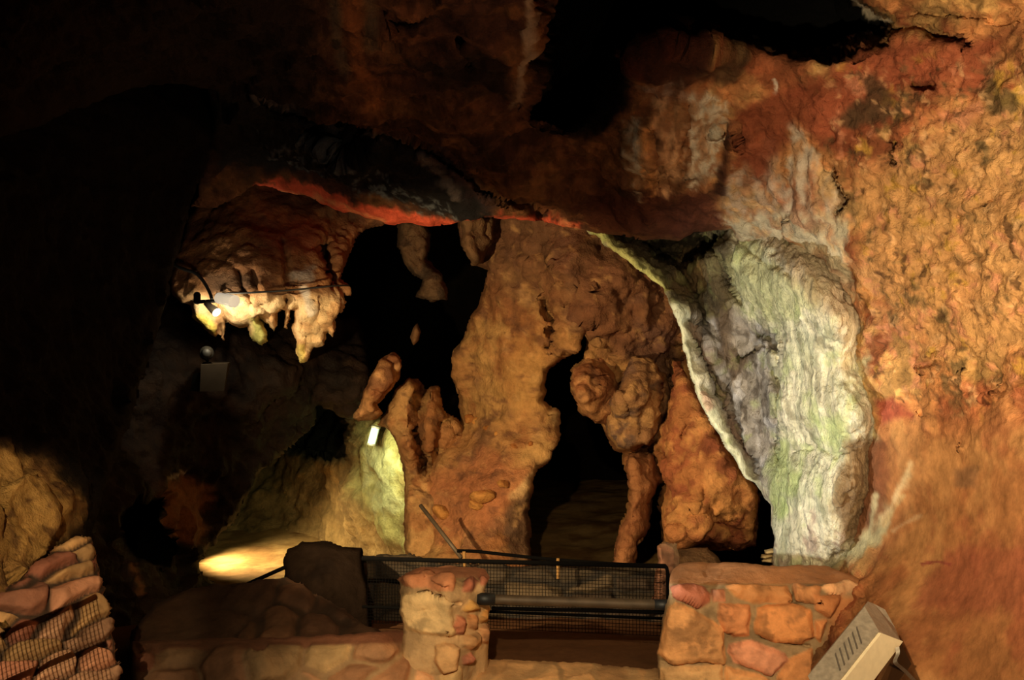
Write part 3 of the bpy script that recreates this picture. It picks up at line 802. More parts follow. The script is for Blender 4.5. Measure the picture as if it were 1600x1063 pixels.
b = rock_sheet('large_boulder', [(1055, 560), (1075, 590), (1110, 655), (1160, 735), (1185, 765), (1188, 800), (1182, 850), (1150, 858), (1100, 850), (1062, 862), (1040, 845), (1030, 815), (1034, 790), (1044, 770), (1036, 752), (1030, 735), (1028, 712), (1024, 690), (1036, 660), (1044, 640), (1050, 600)],
               [(1060, 570, 7.6), (1080, 680, 7.35), (1100, 760, 7.2), (1060, 820, 7.2), (1160, 780, 7.3), (1180, 840, 7.5), (1030, 700, 7.6), (1040, 780, 7.45)], M_ROCK, 2.5, (18, 0.35), (5, 0.04), rough_relief(0.9, 53), brown_paint(((180, 112, 56), (160, 88, 48), (196, 132, 66)), 54, (140, 74, 44)),
               cracks=[([(1072, 662), (1070, 680), (1064, 688)], 4, 0.12), ([(1098, 766), (1094, 785)], 5, 0.12), ([(1050, 820), (1064, 822)], 5, 0.12), ([(1085, 800), (1115, 815), (1130, 818)], 5, 0.12), ([(1130, 820), (1160, 840)], 4, 0.12),
                       ([(1080, 805), (1070, 830), (1090, 845)], 4, 0.08), ([(1025, 705), (1040, 712), (1050, 722)], 5, 0.15), ([(1036, 690), (1028, 745)], 4, 0.1), ([(1108, 798), (1112, 806)], 5, 0.1)], skirt=0.35)
tag(b, 'large orange-brown pitted boulder below the flowstone edge, behind the right stone parapet', 'rock')

b = rock_sheet('flat_slab', [(1056, 858), (1105, 856), (1122, 872), (1135, 892), (1060, 900)], [(1060, 858, 6.9), (1110, 858, 6.9), (1080, 890, 6.6), (1135, 890, 6.7)], M_ROCK, 2.4, (6, 0.1), (2, 0.05), rough_relief(0.3, 63),
               brown_paint(((112, 80, 50), (90, 64, 40)), 64), skirt=0.4)
tag(b, 'dim brown flat rock slab under the large boulder, behind the right parapet', 'rock')
b = rock_sheet('stone_stub', [(1026, 852), (1040, 847), (1058, 850), (1062, 872), (1056, 900), (1046, 935), (1048, 960), (1018, 960), (1022, 900), (1028, 880)], [(1040, 850, 6.0), (1040, 900, 5.85), (1030, 950, 5.8), (1060, 870, 6.05)], M_MASON, 2.2, (9, 0.12), (2, 0.06),
               rough_relief(0.5, 73), brown_paint(((176, 118, 86), (150, 96, 62), (196, 150, 110)), 74, (104, 70, 50)), cracks=[([(1022, 884), (1058, 886)], 3, 0.04), ([(1024, 912), (1056, 914)], 3, 0.04)], skirt=0.3)
tag(b, 'rough pinkish stone stub at the left end of the right parapet, behind the railing post', 'stone post')

# pale flat stones beside the flowstone foot
for i, (x, y, w, hh, lab) in enumerate(((1203, 876, 15, 5, 'lowest pale flat stone beside the flowstone foot'), (1199, 869, 13, 4, 'middle pale flat stone of the little pile beside the flowstone foot'), (1204, 862, 12, 4, 'topmost pale flat stone of the little pile beside the flowstone foot'))):
    th = np.linspace(0, 2 * math.pi, 11)[:-1]
    pl = [(x + w * math.cos(t) * (0.9 + 0.15 * math.sin(3 * t + i)), y + hh * math.sin(t) * (1 + 0.15 * math.cos(2 * t + i))) for t in th]
    b = rock_sheet('flat_stone', pl, [(x - w, y, 5.95), (x + w, y, 5.95), (x, y + hh, 5.9), (x, y - hh, 5.96)], M_MASON, 1.5, (4, 0.05), (1, 0.08), rough_relief(0.15, 5 * i), brown_paint(((206, 178, 120), (180, 150, 96)), i), skirt=0.2)
    tag(b, lab, 'stone', 'pale stones beside the flowstone foot')

# pendants above the black recess
b = rock_sheet('rock_pendant', [(622, 340), (668, 340), (672, 385), (668, 405), (690, 425), (698, 450), (700, 470), (672, 470), (652, 462), (660, 440), (640, 425), (628, 400), (620, 385)], [(640, 345, 8.2), (650, 400, 8.1), (680, 450, 8.0)], M_ROCK, 2.4, (12, 0.25), (4, 0.04),
               rough_relief(0.9, 83), brown_paint(((72, 54, 38), (60, 45, 32), (92, 68, 44)), 84), skirt=0.5)
tag(b, 'dim S-shaped rock pendant hanging under the red ceiling lip, left of the shorter pendant', 'rock')
b = rock_sheet('rock_pendant', [(718, 335), (775, 335), (772, 372), (760, 395), (752, 415), (738, 416), (728, 400), (722, 378)], [(745, 345, 8.0), (740, 410, 7.95), (770, 360, 8.1)], M_ROCK, 2.4, (12, 0.25), (4, 0.04), rough_relief(0.7, 93),
               brown_paint(((100, 72, 46), (86, 62, 42), (116, 84, 52)), 94), cracks=[([(757, 345), (758, 380), (750, 410)], 4, 0.15)], skirt=0.4)
tag(b, 'short stubby rock pendant hanging under the red ceiling lip beside the back wall', 'rock')
b = rock_sheet('small_rock_tip', [(652, 505), (658, 520), (655, 532), (646, 540), (641, 528), (645, 513)], [(650, 505, 8.7), (650, 540, 8.6), (640, 525, 8.65)], M_ROCK, 2, (6, 0.15), (1, 0.05), rough_relief(0.3, 12), brown_paint(((150, 104, 62), (120, 84, 54)), 4), skirt=0.3)
tag(b, 'small lit rock tip standing alone in the black recess', 'rock')

# loose stones on the earth slope of the back wall
def blob(name, px, py, D, w, h, seed, label, group, cols):
    n, m = 12, 18
    c0 = A(px, py, D)
    r = np.random.RandomState(seed)
    V = []
    for i in range(n + 1):
        ph = math.pi * i / n
        for j in range(m):
            th = 2 * math.pi * j / m
            V.append((math.sin(ph) * math.cos(th), math.sin(ph) * math.sin(th), math.cos(ph)))
    V = np.array(V)
    kf = 1 + 0.35 * fbm(V, 1.3, 3, 0.6, seed * 3.1)
    V = V * kf[:, None]
    cut = r.normal(size=(5, 3))
    for q in cut:
        q = q / np.linalg.norm(q)
        d = V @ q
        V = V - np.outer(np.maximum(d - 0.72, 0), q)
    sx, sz = w * D / F / 2, h * D / F / 2
    ang = r.uniform(-0.4, 0.4)
    V = V * np.array([sx, sx * 0.8, sz])
    V = np.stack([V[:, 0] * math.cos(ang) - V[:, 2] * math.sin(ang), V[:, 1], V[:, 0] * math.sin(ang) + V[:, 2] * math.cos(ang)], 1) + c0
    Fc = []
    for i in range(n):
        for j in range(m):
            j2 = (j + 1) % m
            Fc.append([i * m + j, (i + 1) * m + j, (i + 1) * m + j2, i * m + j2])
    k = Ctx()
    k.P = V
    k.X = V[:, 0]
    o = link_mesh(name, V, Fc, M_ROCK, None, lin(base(k, cols, 6, seed)))
    tag(o, label, 'stone', group)
    return o


st_cols = [(190, 132, 70), (160, 100, 52)]
back_ev = rbf(back_D)
for i, (x, y, w, h, lab) in enumerate((
        (733, 655, 20, 15, 'round stone at the upper left end of the stone line on the back slope'),
        (745, 659, 16, 14, 'second stone from the left in the line on the back slope'),
        (766, 670, 24, 16, 'largest angular stone in the line on the back slope'),
        (779, 680, 16, 12, 'pale stone right of the largest one in the line on the back slope'),
        (790, 690, 16, 9, 'thin flat stone low in the line on the back slope'),
        (806, 698, 18, 8, 'pale flat stone at the lower right end of the stone line on the back slope'),
        (829, 694, 9, 10, 'small dark-sided stone standing alone right of the stone line'),
        (755, 775, 42, 22, 'broad ochre stone half buried low on the back slope'),
        (744, 789, 32, 16, 'ochre stone lying just below the broad half-buried one'),
        (787, 757, 22, 14, 'stone on the slope near the lower edge of the black opening'),
        (690, 800, 34, 22, 'round stone behind the slanting handrail end'))):
    D = float(back_ev(np.array([float(x)]), np.array([float(y)]))[0])
    blob('loose_stone', x, y, D - 0.03, w, h, i + 3, lab, 'loose stones on the back slope', st_cols)

# ================================================================== HANGING ROCK with lamp
hang_poly = [(293, 335), (320, 300), (420, 275), (560, 300), (615, 338), (600, 352), (575, 356), (562, 365), (551, 385), (540, 412), (532, 435), (550, 450), (549, 463), (536, 460), (541, 474), (535, 486), (521, 498), (526, 518), (520, 529), (512, 516), (506, 540), (489, 545),
             (479, 566), (468, 567), (463, 554), (461, 530), (457, 513), (464, 482), (454, 486), (450, 514), (444, 514), (444, 484), (432, 490), (433, 512), (426, 518), (419, 506), (408, 502), (419, 520), (418, 534), (408, 541), (393, 528), (387, 510),
             (373, 514), (361, 505), (352, 500), (352, 532), (347, 532), (344, 508), (337, 528), (320, 513), (302, 496), (299, 476), (285, 473), (264, 456), (263, 440), (271, 408), (284, 366)]
hang_D = [(263, 450, 7.2), (290, 340, 7.7), (330, 400, 7.3), (400, 400, 7.2), (400, 455, 7.05), (400, 480, 7.08), (400, 510, 7.2), (480, 480, 7.1), (550, 460, 7.4), (475, 550, 7.25), (600, 345, 7.9), (500, 330, 7.8), (400, 300, 7.7), (340, 490, 7.15), (310, 470, 7.1), (540, 400, 7.6), (500, 420, 7.3)]


def hang_relief(k):
    up = sstep(470, 440, k.Y)
    right = sstep(470, 520, k.X)
    return (lumps(k, (0.06, 0.05, 0.02), (3, 6, 16), 7, 0.55) * (0.55 + 0.45 * np.maximum(right, 1 - up)) + 0.045 * flutes(k, 9, 1.6, 3) * np.maximum(right, 1 - up))


def hang_paint(k):
    out = base(k, [(134, 88, 52), (108, 70, 46), (150, 100, 56)], 2.6, 8)
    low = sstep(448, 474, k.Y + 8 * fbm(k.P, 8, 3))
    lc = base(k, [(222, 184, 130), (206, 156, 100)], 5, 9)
    out = out * (1 - low[:, None]) + lc * low[:, None]  # lamp-lit lower zone painted paler than the dark upper rock
    out = over(out, 0.6 * patch(k, [(400, 350), (500, 350), (490, 390), (420, 390)], 20), (134, 68, 46))
    out = over(out, 0.7 * patch(k, [(400, 300), (560, 310), (560, 345), (420, 330)], 16), (80, 60, 44))
    out = over(out, 0.8 * stroke(k, [(462, 430), (480, 428)], 14, 0.8, 0.9), (150, 142, 138))
    out = over(out, 0.85 * stroke(k, [(476, 452), (480, 478), (483, 488)], 6, 0.7), (214, 200, 184))
    y = (222, 196, 60)
    out = over(out, 0.9 * patch(k, [(300, 488), (330, 500), (338, 525), (318, 515), (300, 500)], 8), y)
    out = over(out, 0.8 * patch(k, [(392, 495), (412, 498), (420, 530), (408, 545), (392, 528)], 8), (176, 178, 80))
    out = over(out, 0.7 * stroke(k, [(470, 545), (473, 566)], 8, 0.7), (206, 184, 74))
    out = over(out, 0.7 * patch(k, [(320, 430), (400, 430), (400, 452), (330, 456)], 10), (84, 62, 44))
    return out


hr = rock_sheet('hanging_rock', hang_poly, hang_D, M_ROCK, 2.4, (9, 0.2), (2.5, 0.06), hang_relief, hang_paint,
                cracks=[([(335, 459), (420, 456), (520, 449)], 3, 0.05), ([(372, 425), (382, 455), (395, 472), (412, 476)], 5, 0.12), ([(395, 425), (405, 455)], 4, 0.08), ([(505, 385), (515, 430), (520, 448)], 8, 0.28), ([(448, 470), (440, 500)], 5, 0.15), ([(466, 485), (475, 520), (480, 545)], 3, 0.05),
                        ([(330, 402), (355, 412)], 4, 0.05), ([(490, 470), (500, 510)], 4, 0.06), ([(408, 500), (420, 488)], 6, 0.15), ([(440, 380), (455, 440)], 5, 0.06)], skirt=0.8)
tag(hr, 'brown hanging rock with glowing tan stalactite fringe under the red ceiling lip', 'rock')

# lamp mounted at its lower left edge
lp = empty('wall_lamp', at(338, 474, 6.85))
tag(lp, 'bright lamp with white cylinder head fixed under the hanging rock edge', 'lamp')
v, f = tube([A(342, 466, 6.88), A(362, 470, 6.8)], [0.036, 0.036], 18)
cyl = link_mesh('lamp_head', v, f, M_WHITE, lp, smooth=False)
v, f = tube([A(361.5, 470, 6.802), A(366.5, 471, 6.78)], [0.04, 0.04], 18)
link_mesh('lamp_rim', v, f, M_WHITE, cyl, smooth=False)
v, f = merge(tube([A(306, 459, 7.0), A(310, 472, 6.9), A(342, 470, 6.9)], 0.012, 8), tube([A(308, 460, 6.95), A(308, 472, 6.9)], 0.022, 8))
link_mesh('lamp_bracket', v, f, M_BLACKIRON, lp)
v, f = tube([A(322, 474, 6.9), A(338, 488, 6.84)], [0.018, 0.03], 16)
rf = link_mesh('lamp_reflector', v, f, M_ALU, lp)
v, f = tube([A(338, 488, 6.838), A(339, 489, 6.835)], [0.028, 0.028], 16)
link_mesh('lamp_lens', v, f, M_HOT, rf, smooth=False)
v, f = tube(smooth_path([A(268, 412, 7.12), A(285, 420, 7.08), (A(305, 427, 7.05)), A(318, 440, 7.02), A(328, 458, 6.98), A(331, 468, 6.92)], 6), 0.011, 8)
c1 = link_mesh('power_cable', v, f, M_CABLE)
tag(c1, 'black cable curving down the hanging rock to its bright lamp', 'cable')
v, f = tube(smooth_path([A(338, 459, 6.96), A(400, 457, 6.95), A(460, 453, 6.97), A(520, 447, 7.05), A(545, 446, 7.2)], 6), 0.006, 8)
c2 = link_mesh('power_cable', v, f, M_CABLE)
tag(c2, 'thin cable running level along the hanging rock to the right of its lamp', 'cable')

# ================================================================== LEFT SIDE
fl_poly = [(-60, 440), (300, 440), (560, 500), (585, 600), (556, 654), (530, 648), (502, 634), (489, 660), (460, 698), (432, 724), (400, 745), (380, 791), (358, 820), (322, 858), (314, 880), (320, 897), (342, 912), (400, 960), (350, 1060), (-60, 1060)]
fl_D = [(-60, 440, 6.5), (-60, 1060, 4.6), (100, 600, 6.6), (300, 600, 7.5), (300, 440, 8.4), (450, 600, 8.1), (560, 520, 9.2), (560, 600, 8.6), (482, 645, 8.8), (395, 750, 8.3), (320, 870, 8.0), (220, 720, 7.1), (200, 900, 6.4), (250, 820, 7.0), (100, 900, 5.4), (350, 1000, 7.6), (300, 780, 7.8)]


dark_hole = [(187, 812), (215, 782), (255, 788), (250, 815), (268, 842), (282, 856), (262, 880), (215, 872), (195, 850)]


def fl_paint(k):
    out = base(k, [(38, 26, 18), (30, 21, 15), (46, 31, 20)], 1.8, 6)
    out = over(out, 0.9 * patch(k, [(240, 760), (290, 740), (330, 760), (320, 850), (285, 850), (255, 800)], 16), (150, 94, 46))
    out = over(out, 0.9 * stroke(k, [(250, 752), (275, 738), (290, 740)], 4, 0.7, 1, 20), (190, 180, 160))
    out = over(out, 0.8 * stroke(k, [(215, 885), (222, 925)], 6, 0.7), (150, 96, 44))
    out = over(out, patch(k, dark_hole, 8, 0.3), (7, 6, 5))  # niche painted black, its shade baked into the colour
    return out


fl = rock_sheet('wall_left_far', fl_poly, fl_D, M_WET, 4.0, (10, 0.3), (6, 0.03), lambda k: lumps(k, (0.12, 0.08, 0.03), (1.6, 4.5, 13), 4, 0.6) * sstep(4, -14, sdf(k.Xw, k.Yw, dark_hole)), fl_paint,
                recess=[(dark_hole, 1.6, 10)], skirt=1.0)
tag(fl, kind='structure')

nl_poly = [(-80, 120), (330, 120), (345, 165), (336, 230), (293, 335), (278, 400), (264, 440), (262, 470), (235, 560), (205, 660), (165, 760), (140, 840), (110, 900), (60, 960), (-80, 990)]
nl_D = [(-80, 120, 4.4), (340, 150, 6.4), (290, 340, 6.3), (262, 450, 6.0), (200, 640, 5.2), (140, 820, 3.9), (0, 300, 4.2), (0, 600, 3.7), (0, 780, 3.25), (100, 780, 3.6), (0, 900, 3.1), (60, 940, 3.2), (150, 400, 5.2)]


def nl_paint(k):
    out = base(k, [(26, 20, 14), (22, 16, 12)], 1.8, 6)  # unlit rock coloured near-black; the lit patch below gets its own tan
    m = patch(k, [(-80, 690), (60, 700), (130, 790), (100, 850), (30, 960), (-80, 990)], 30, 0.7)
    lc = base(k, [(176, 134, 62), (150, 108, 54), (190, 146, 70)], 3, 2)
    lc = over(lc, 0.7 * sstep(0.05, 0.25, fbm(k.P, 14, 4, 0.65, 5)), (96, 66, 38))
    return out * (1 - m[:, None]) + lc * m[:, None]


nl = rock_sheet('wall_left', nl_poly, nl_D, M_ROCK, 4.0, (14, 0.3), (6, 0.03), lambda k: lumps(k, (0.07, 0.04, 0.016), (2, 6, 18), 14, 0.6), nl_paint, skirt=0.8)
tag(nl, kind='structure')

# dim box and round lamp on the dark left wall
bx = empty('junction_box', at(332, 590, 7.0))
tag(bx, 'dim pale box fixed in the dark below the hanging rock lamp', 'box')


def hexa(front, back):
    V = list(front) + list(back)
    n = len(front)
    Fc = [list(range(n))[::-1], list(range(n, 2 * n))]
    for i in range(n):
        j = (i + 1) % n
        Fc.append([i, j, n + j, n + i])
    return V, Fc


v, f = hexa([A(314, 570, 6.95), A(356, 568, 7.0), A(350, 611, 7.0), A(312, 612, 6.95)], [A(318, 566, 7.3), A(360, 566, 7.3), A(352, 606, 7.3), A(316, 608, 7.3)])
link_mesh('box_body', v, f, M_BOX, bx, smooth=False)
v, f = hexa([A(301, 586, 7.0), A(313, 582, 6.96), A(311, 612, 6.96), A(297, 611, 7.0)], [A(304, 584, 7.2), A(316, 582, 7.2), A(314, 610, 7.2), A(300, 609, 7.2)])
link_mesh('box_flange', v, f, plain_mat('dull_grey_plastic', (26, 25, 23), 0.8), bx, smooth=False)
sp = empty('round_lamp', at(323, 552, 7.1))
tag(sp, 'small dim round unlit lamp just above the pale box in the dark', 'lamp')
v, f = tube([A(323, 552, 7.02), A(323, 552, 7.04), A(324, 552, 7.3)], [0.036, 0.046, 0.03], 20)
link_mesh('lamp_housing', v, f, plain_mat('dull_lamp_rim', (34, 32, 28), 0.7), sp)
v, f = tube([A(323, 552, 7.0), A(323, 552, 7.019)], [0.02, 0.036], 20)
link_mesh('lamp_glass', v, f, plain_mat('dusty_lamp_glass', (36, 34, 30), 0.6), sp)
v, f = tube([A(322, 561, 7.12), A(325, 565.5, 7.12)], 0.01, 8)
link_mesh('lamp_stem', v, f, M_BLACKIRON, sp)

# ================================================================== PASSAGE
pw_poly = [(280, 560), (545, 596), (562, 640), (600, 652), (665, 690), (665, 950), (280, 950)]
pw_D = [(655, 600, 9.1), (655, 860, 8.9), (620, 700, 9.4), (600, 760, 9.6), (570, 690, 10.0), (560, 800, 10.2), (540, 700, 10.7), (530, 800, 11.0), (460, 780, 11.9), (400, 780, 12.0), (330, 800, 12.0), (500, 620, 13.0), (330, 900, 11.6), (560, 900, 10.6), (640, 940, 8.9)]


def pw_paint(k):
    out = base(k, [(150, 116, 62), (128, 98, 54), (168, 132, 74)], 1.6, 6)
    out = over(out, 0.8 * patch(k, [(560, 660), (640, 660), (640, 860), (600, 840), (560, 770)], 20), (196, 186, 108))  # greenish light of the tube lamp painted onto the wall
    out = over(out, 0.6 * patch(k, [(575, 700), (630, 700), (625, 800), (590, 800)], 14, 1.2), (214, 210, 160))
    out = over(out, 0.8 * patch(k, [(450, 620), (546, 620), (546, 720), (450, 720)], 10), (70, 68, 58))
    return out


pw = rock_sheet('wall_passage', pw_poly, pw_D, M_ROCK, 3.2, (10, 0.2), (4, 0.03), lambda k: lumps(k, (0.12, 0.07, 0.025), (1.5, 4, 12), 24, 0.5), pw_paint,
                recess=[([(455, 600), (540, 600), (545, 650), (543, 720), (500, 716), (470, 712), (452, 700)], 1.6, 8)], skirt=0.6)
tag(pw, kind='structure')

tl = empty('tube_lamp', at(583.5, 681, 9.3))
tag(tl, 'short glowing greenish tube lamp at the top of the passage wall', 'lamp')
v, f = tube([A(587, 668, 9.2), A(580, 694, 9.2)], 0.034, 12)
link_mesh('lamp_tube', v, f, M_GLOW, tl)
v, f = tube([A(587.4, 666, 9.2), A(586.8, 669, 9.2)], 0.038, 12)
link_mesh('end_cap', v, f, M_ALU, tl)
v, f = tube([A(580.2, 693, 9.2), A(579.6, 696, 9.2)], 0.038, 12)
link_mesh('end_cap', v, f, M_ALU, tl)

# ================================================================== FLOOR
nx, ny = 220, 260
xs = np.linspace(-5.5, 4.5, nx)
ys = np.linspace(0.2, 15.5, ny)
XX, YY = np.meshgrid(xs, ys)
Z = -0.47 * sstep(5.6, 9.0, YY) - 0.02
Z = Z + 0.5 * sstep(10.0, 13.5, YY) * 0.2
P3 = np.stack([XX.ravel(), YY.ravel(), Z.ravel()], 1)
P3[:, 2] += 0.05 * fbm(P3, 1.5, 4) + 0.012 * fbm(P3, 9, 3)
kf = Ctx()
kf.P, kf.X = P3, P3[:, 0]
fc = base(kf, [(160, 124, 74), (132, 96, 56), (176, 140, 88)], 1.5, 3)
fc = over(fc, sstep(8.6, 7.8, P3[:, 1]), (96, 64, 40))
ii = np.arange(nx * ny).reshape(ny, nx)
q = np.stack([ii[:-1, :-1], ii[:-1, 1:], ii[1:, 1:], ii[1:, :-1]], 2).reshape(-1, 4)
fo = link_mesh('floor', P3, q, M_EARTH, None, lin(fc))
tag(fo, kind='structure')

# ================================================================== MASONRY
def mpoly(pts, ox, oy, s):
    return [(ox + x * s, oy + y * s) for x, y in pts]


def masonry(stones, soft=5, amp=0.03, mort=(168, 146, 100), cols=None, rest=None, seed=0):
    """hand-laid stones: bulge and tint per stone, recessed mortar between"""
    r = random.Random(seed)
    tint = [s[1] if isinstance(s, tuple) and isinstance(s[1], tuple) and len(s) == 2 and isinstance(s[0], list) else None for s in stones]
    polys = [s[0] if t is not None else s for s, t in zip(stones, tint)]
    def relief(k):
        d = np.zeros(len(k.X)) + 0.006 * fbm(k.P, 14, 3)
        for p in polys:
            sd = sdf(k.Xw, k.Yw, p) + 2.5
            d = np.maximum(d, amp * sstep(-1, soft * 2, sd) + 0.02 * sstep(0, 2, sd) * (0.6 * fbm(k.P, 7, 3, 0.5, seed) + 0.5 * ridged(k.P, 9, 2, seed)) - 0.02 * (sd < 0))
        return d
    def paint(k):
        out = base(k, [mort, tuple(0.85 * c for c in mort)], 6, seed)
        for p, t in zip(polys, tint):
            c = t or r.choice(cols)
            m = sstep(-3.5, -0.5, sdf(k.Xw, k.Yw, p))
            cc = base(k, [c, tuple(0.82 * x for x in c), tuple(min(255, 1.1 * x) for x in c)], 5, r.uniform(0, 50))
            out = out * (1 - m[:, None]) + cc * m[:, None]
        if rest: out = rest(k, out)
        return out
    return relief, paint


S = 0.3125
st = [([(150, 250), (260, 248), (320, 255), (352, 285), (345, 325), (300, 350), (230, 320), (170, 285)], (158, 88, 58)),
      ([(362, 265), (415, 265), (425, 318), (370, 322)], (200, 128, 86)),
      ([(432, 246), (740, 250), (752, 322), (640, 324), (560, 326), (480, 296)], (200, 132, 66)),
      ([(772, 244), (900, 252), (888, 318), (782, 308)], (196, 130, 70)),
      ([(912, 252), (1080, 222), (1092, 248), (1005, 288), (932, 275)], (222, 164, 108)),
      ([(182, 325), (330, 398), (415, 455), (420, 625), (300, 612), (165, 628), (88, 575), (120, 450), (152, 350)], (208, 146, 82)),
      ([(397, 335), (540, 345), (542, 485), (470, 490), (415, 448), (392, 400)], (204, 130, 72)),
      ([(592, 352), (740, 332), (848, 362), (868, 498), (800, 528), (680, 512), (588, 478), (572, 430)], (212, 136, 66)),
      ([(452, 532), (560, 517), (718, 580), (738, 618), (660, 682), (560, 648), (470, 618), (442, 570)], (208, 136, 96)),
      ([(110, 652), (408, 640), (418, 830), (105, 830)], (196, 150, 92)), ([(430, 645), (600, 692), (660, 730), (640, 830), (430, 830)], (200, 140, 78)), ([(745, 610), (860, 560), (872, 760), (690, 770), (690, 690)], (196, 128, 66)),
      ([(880, 300), (1000, 300), (940, 400), (880, 360)], (190, 120, 60)), ([(880, 420), (930, 420), (900, 520), (880, 500)], (190, 120, 60))]
st = [(mpoly(p, 1000, 840, S), c) for p, c in st]


def pw_rest(k, out):
    top = sstep(916, 910, k.Y + 3 * fbm(k.P, 10, 3))
    out = over(out, top, (172, 110, 56))
    out = over(out, 0.85 * sstep(1265, 1300, k.X + 12 * fbm(k.P, 8, 3) - 0.15 * (k.Y - 915)) * sstep(925, 940, k.Y), (178, 108, 50))
    return out


rl, pt = masonry(st, 5, 0.03, (156, 126, 84), rest=pw_rest, seed=3)


def par_relief(k):
    return rl(k) * sstep(909, 916, k.Y) + 0.008 * fbm(k.P, 9, 3) * sstep(916, 909, k.Y)


par = rock_sheet('stone_parapet', [(1046, 905), (1052, 890), (1062, 882), (1110, 878), (1160, 880), (1215, 884), (1290, 884), (1345, 904), (1345, 930), (1325, 990), (1310, 1150), (1020, 1150), (1030, 1060), (1026, 1020), (1038, 960), (1045, 925)],
                 [(1050, 890, 5.44), (1110, 879, 5.47), (1290, 884, 5.4), (1062, 905, 5.14), (1110, 905, 5.12), (1200, 905, 5.1), (1300, 900, 5.18), (1048, 916, 5.0), (1131, 914, 5.0), (1281, 915, 4.98), (1340, 908, 5.02), (1030, 1000, 4.96), (1130, 1000, 4.95), (1280, 1000, 4.93), (1030, 1140, 4.95), (1300, 1140, 4.9), (1200, 960, 4.95), (1330, 960, 4.95)],
                 M_MASON, 2.2, (5, 0.05), (2, 0.04), par_relief, pt,
                 cracks=[([(1234, 938), (1280, 942)], 2.0, 0.08), ([(1237, 926), (1235, 936)], 2, 0.06), ([(1050, 928), (1075, 942), (1092, 950)], 2, 0.05), ([(1190, 995), (1225, 1003), (1265, 1010)], 2.2, 0.07), ([(1131, 980), (1140, 988)], 2.2, 0.06), ([(1155, 1038), (1205, 1052)], 2, 0.05), ([(1296, 928), (1310, 932)], 2, 0.05), ([(1030, 1032), (1050, 1036), (1090, 1033), (1130, 1038)], 2, 0.04)],
                 skirt=0.35, c=8)
tag(par, 'orange rubble stone parapet with earth-covered flat top, below the flowstone foot', 'stone wall')

# gate pillar
S2 = 0.191
ps = [([(110, 225), (330, 150), (560, 200), (560, 330), (470, 330), (300, 300), (170, 290)], (204, 130, 80)), ([(150, 370), (350, 340), (540, 420), (570, 640), (580, 700), (440, 690), (170, 650), (140, 500)], (226, 186, 122)),
      ([(640, 340), (660, 270), (740, 235), (765, 265), (700, 340)], (176, 100, 68)), ([(790, 160), (840, 160), (866, 210), (850, 260), (800, 280), (780, 220)], (190, 112, 76)), ([(660, 490), (710, 415), (765, 450), (760, 490), (690, 505)], (214, 158, 70)),
      ([(770, 560), (800, 510), (866, 490), (850, 575), (790, 580)], (214, 146, 58)), ([(570, 620), (600, 540), (650, 560), (630, 680), (590, 680)], (186, 110, 70)), ([(680, 620), (690, 540), (750, 540), (730, 640)], (196, 132, 72)), ([(640, 880), (700, 855), (730, 890), (690, 930), (640, 920)], (190, 116, 84)),
      ([(640, 700), (740, 680), (760, 760), (700, 820), (640, 780)], (190, 140, 84)), ([(770, 640), (850, 600), (865, 650), (850, 760), (780, 740)], (186, 130, 78)), ([(430, 790), (500, 760), (600, 800), (590, 960), (480, 1000), (430, 920)], (206, 156, 96))]
ps = [(mpoly(p, 600, 860, S2), c) for p, c in ps]


def pil_rest(k, out):
    return over(out, 0.85 * sstep(907, 899, k.Y + 3 * fbm(k.P, 10, 3)), (182, 112, 72))


rl2, pt2 = masonry(ps, 4, 0.03, (206, 164, 108), rest=pil_rest, seed=7)
pil = rock_sheet('stone_pillar', [(621, 905), (632, 896), (657, 888), (695, 884), (734, 886), (757, 889), (766, 901), (762, 911), (758, 924), (766, 952), (762, 973), (765, 985), (762, 1032), (765, 1150), (600, 1150), (625, 1040), (632, 990), (629, 978), (625, 955), (627, 930), (625, 917)],
                 [(632, 896, 5.3), (695, 885, 5.42), (757, 889, 5.4), (640, 908, 5.0), (700, 906, 4.98), (760, 904, 5.08), (628, 950, 4.96), (670, 950, 4.9), (715, 950, 4.88), (764, 950, 5.12), (715, 1030, 4.86), (762, 1030, 5.1), (640, 1100, 4.88), (715, 1140, 4.84), (765, 1140, 5.1)],
                 M_MASON, 2.0, (6, 0.06), (2.2, 0.05), lambda k: rl2(k) + 0.012 * fbm(k.P, 8, 4), pt2, cracks=[([(684, 926), (696, 936)], 2, 0.03), ([(705, 943), (720, 943)], 2, 0.05), ([(697, 986), (712, 995)], 2, 0.04), ([(642, 967), (646, 969)], 2, 0.04), ([(628, 929), (660, 930), (690, 938)], 2, 0.025), ([(660, 913), (700, 920)], 2, 0.02)], skirt=0.4, c=8)
tag(pil, 'pale tan stone gate pillar left of the mesh railing gap', 'pillar')


def rubble(freq, off, cols, mort, amp=0.03, sq=(1, 1, 1.4)):
    def wl(k):
        Pn = k.P + 0.03 * np.stack([fbm(k.P, 6, 2, off=1), fbm(k.P, 6, 2, off=5), fbm(k.P, 6, 2, off=9)], 1)
        return worley(Pn * np.array([sq[0], 0.35, sq[2]]), freq, off)
    def relief(k):
        f1, f2, cid = wl(k)
        return amp * sstep(0.02, 0.3, f2 - f1) + 0.012 * fbm(k.P, 12, 4, 0.6, off)
    def paint(k):
        f1, f2, cid = wl(k)
        ci = np.array(cols, float)[cid % len(cols)]
        v = 0.85 + 0.3 * ((cid * 37) % 17) / 17.0
        ci = ci * v[:, None] * (1 + 0.25 * fbm(k.P, 9, 3)[:, None])
        m = sstep(0.04, 0.12, f2 - f1)[:, None]
        return np.clip(ci * m + np.array(mort, float) * (1 - m), 0, 255)
    return relief, paint


rl3, pt3 = rubble(4.2, 3, [(206, 148, 96), (186, 112, 80), (200, 160, 100), (194, 134, 84)], (176, 138, 90), 0.028)


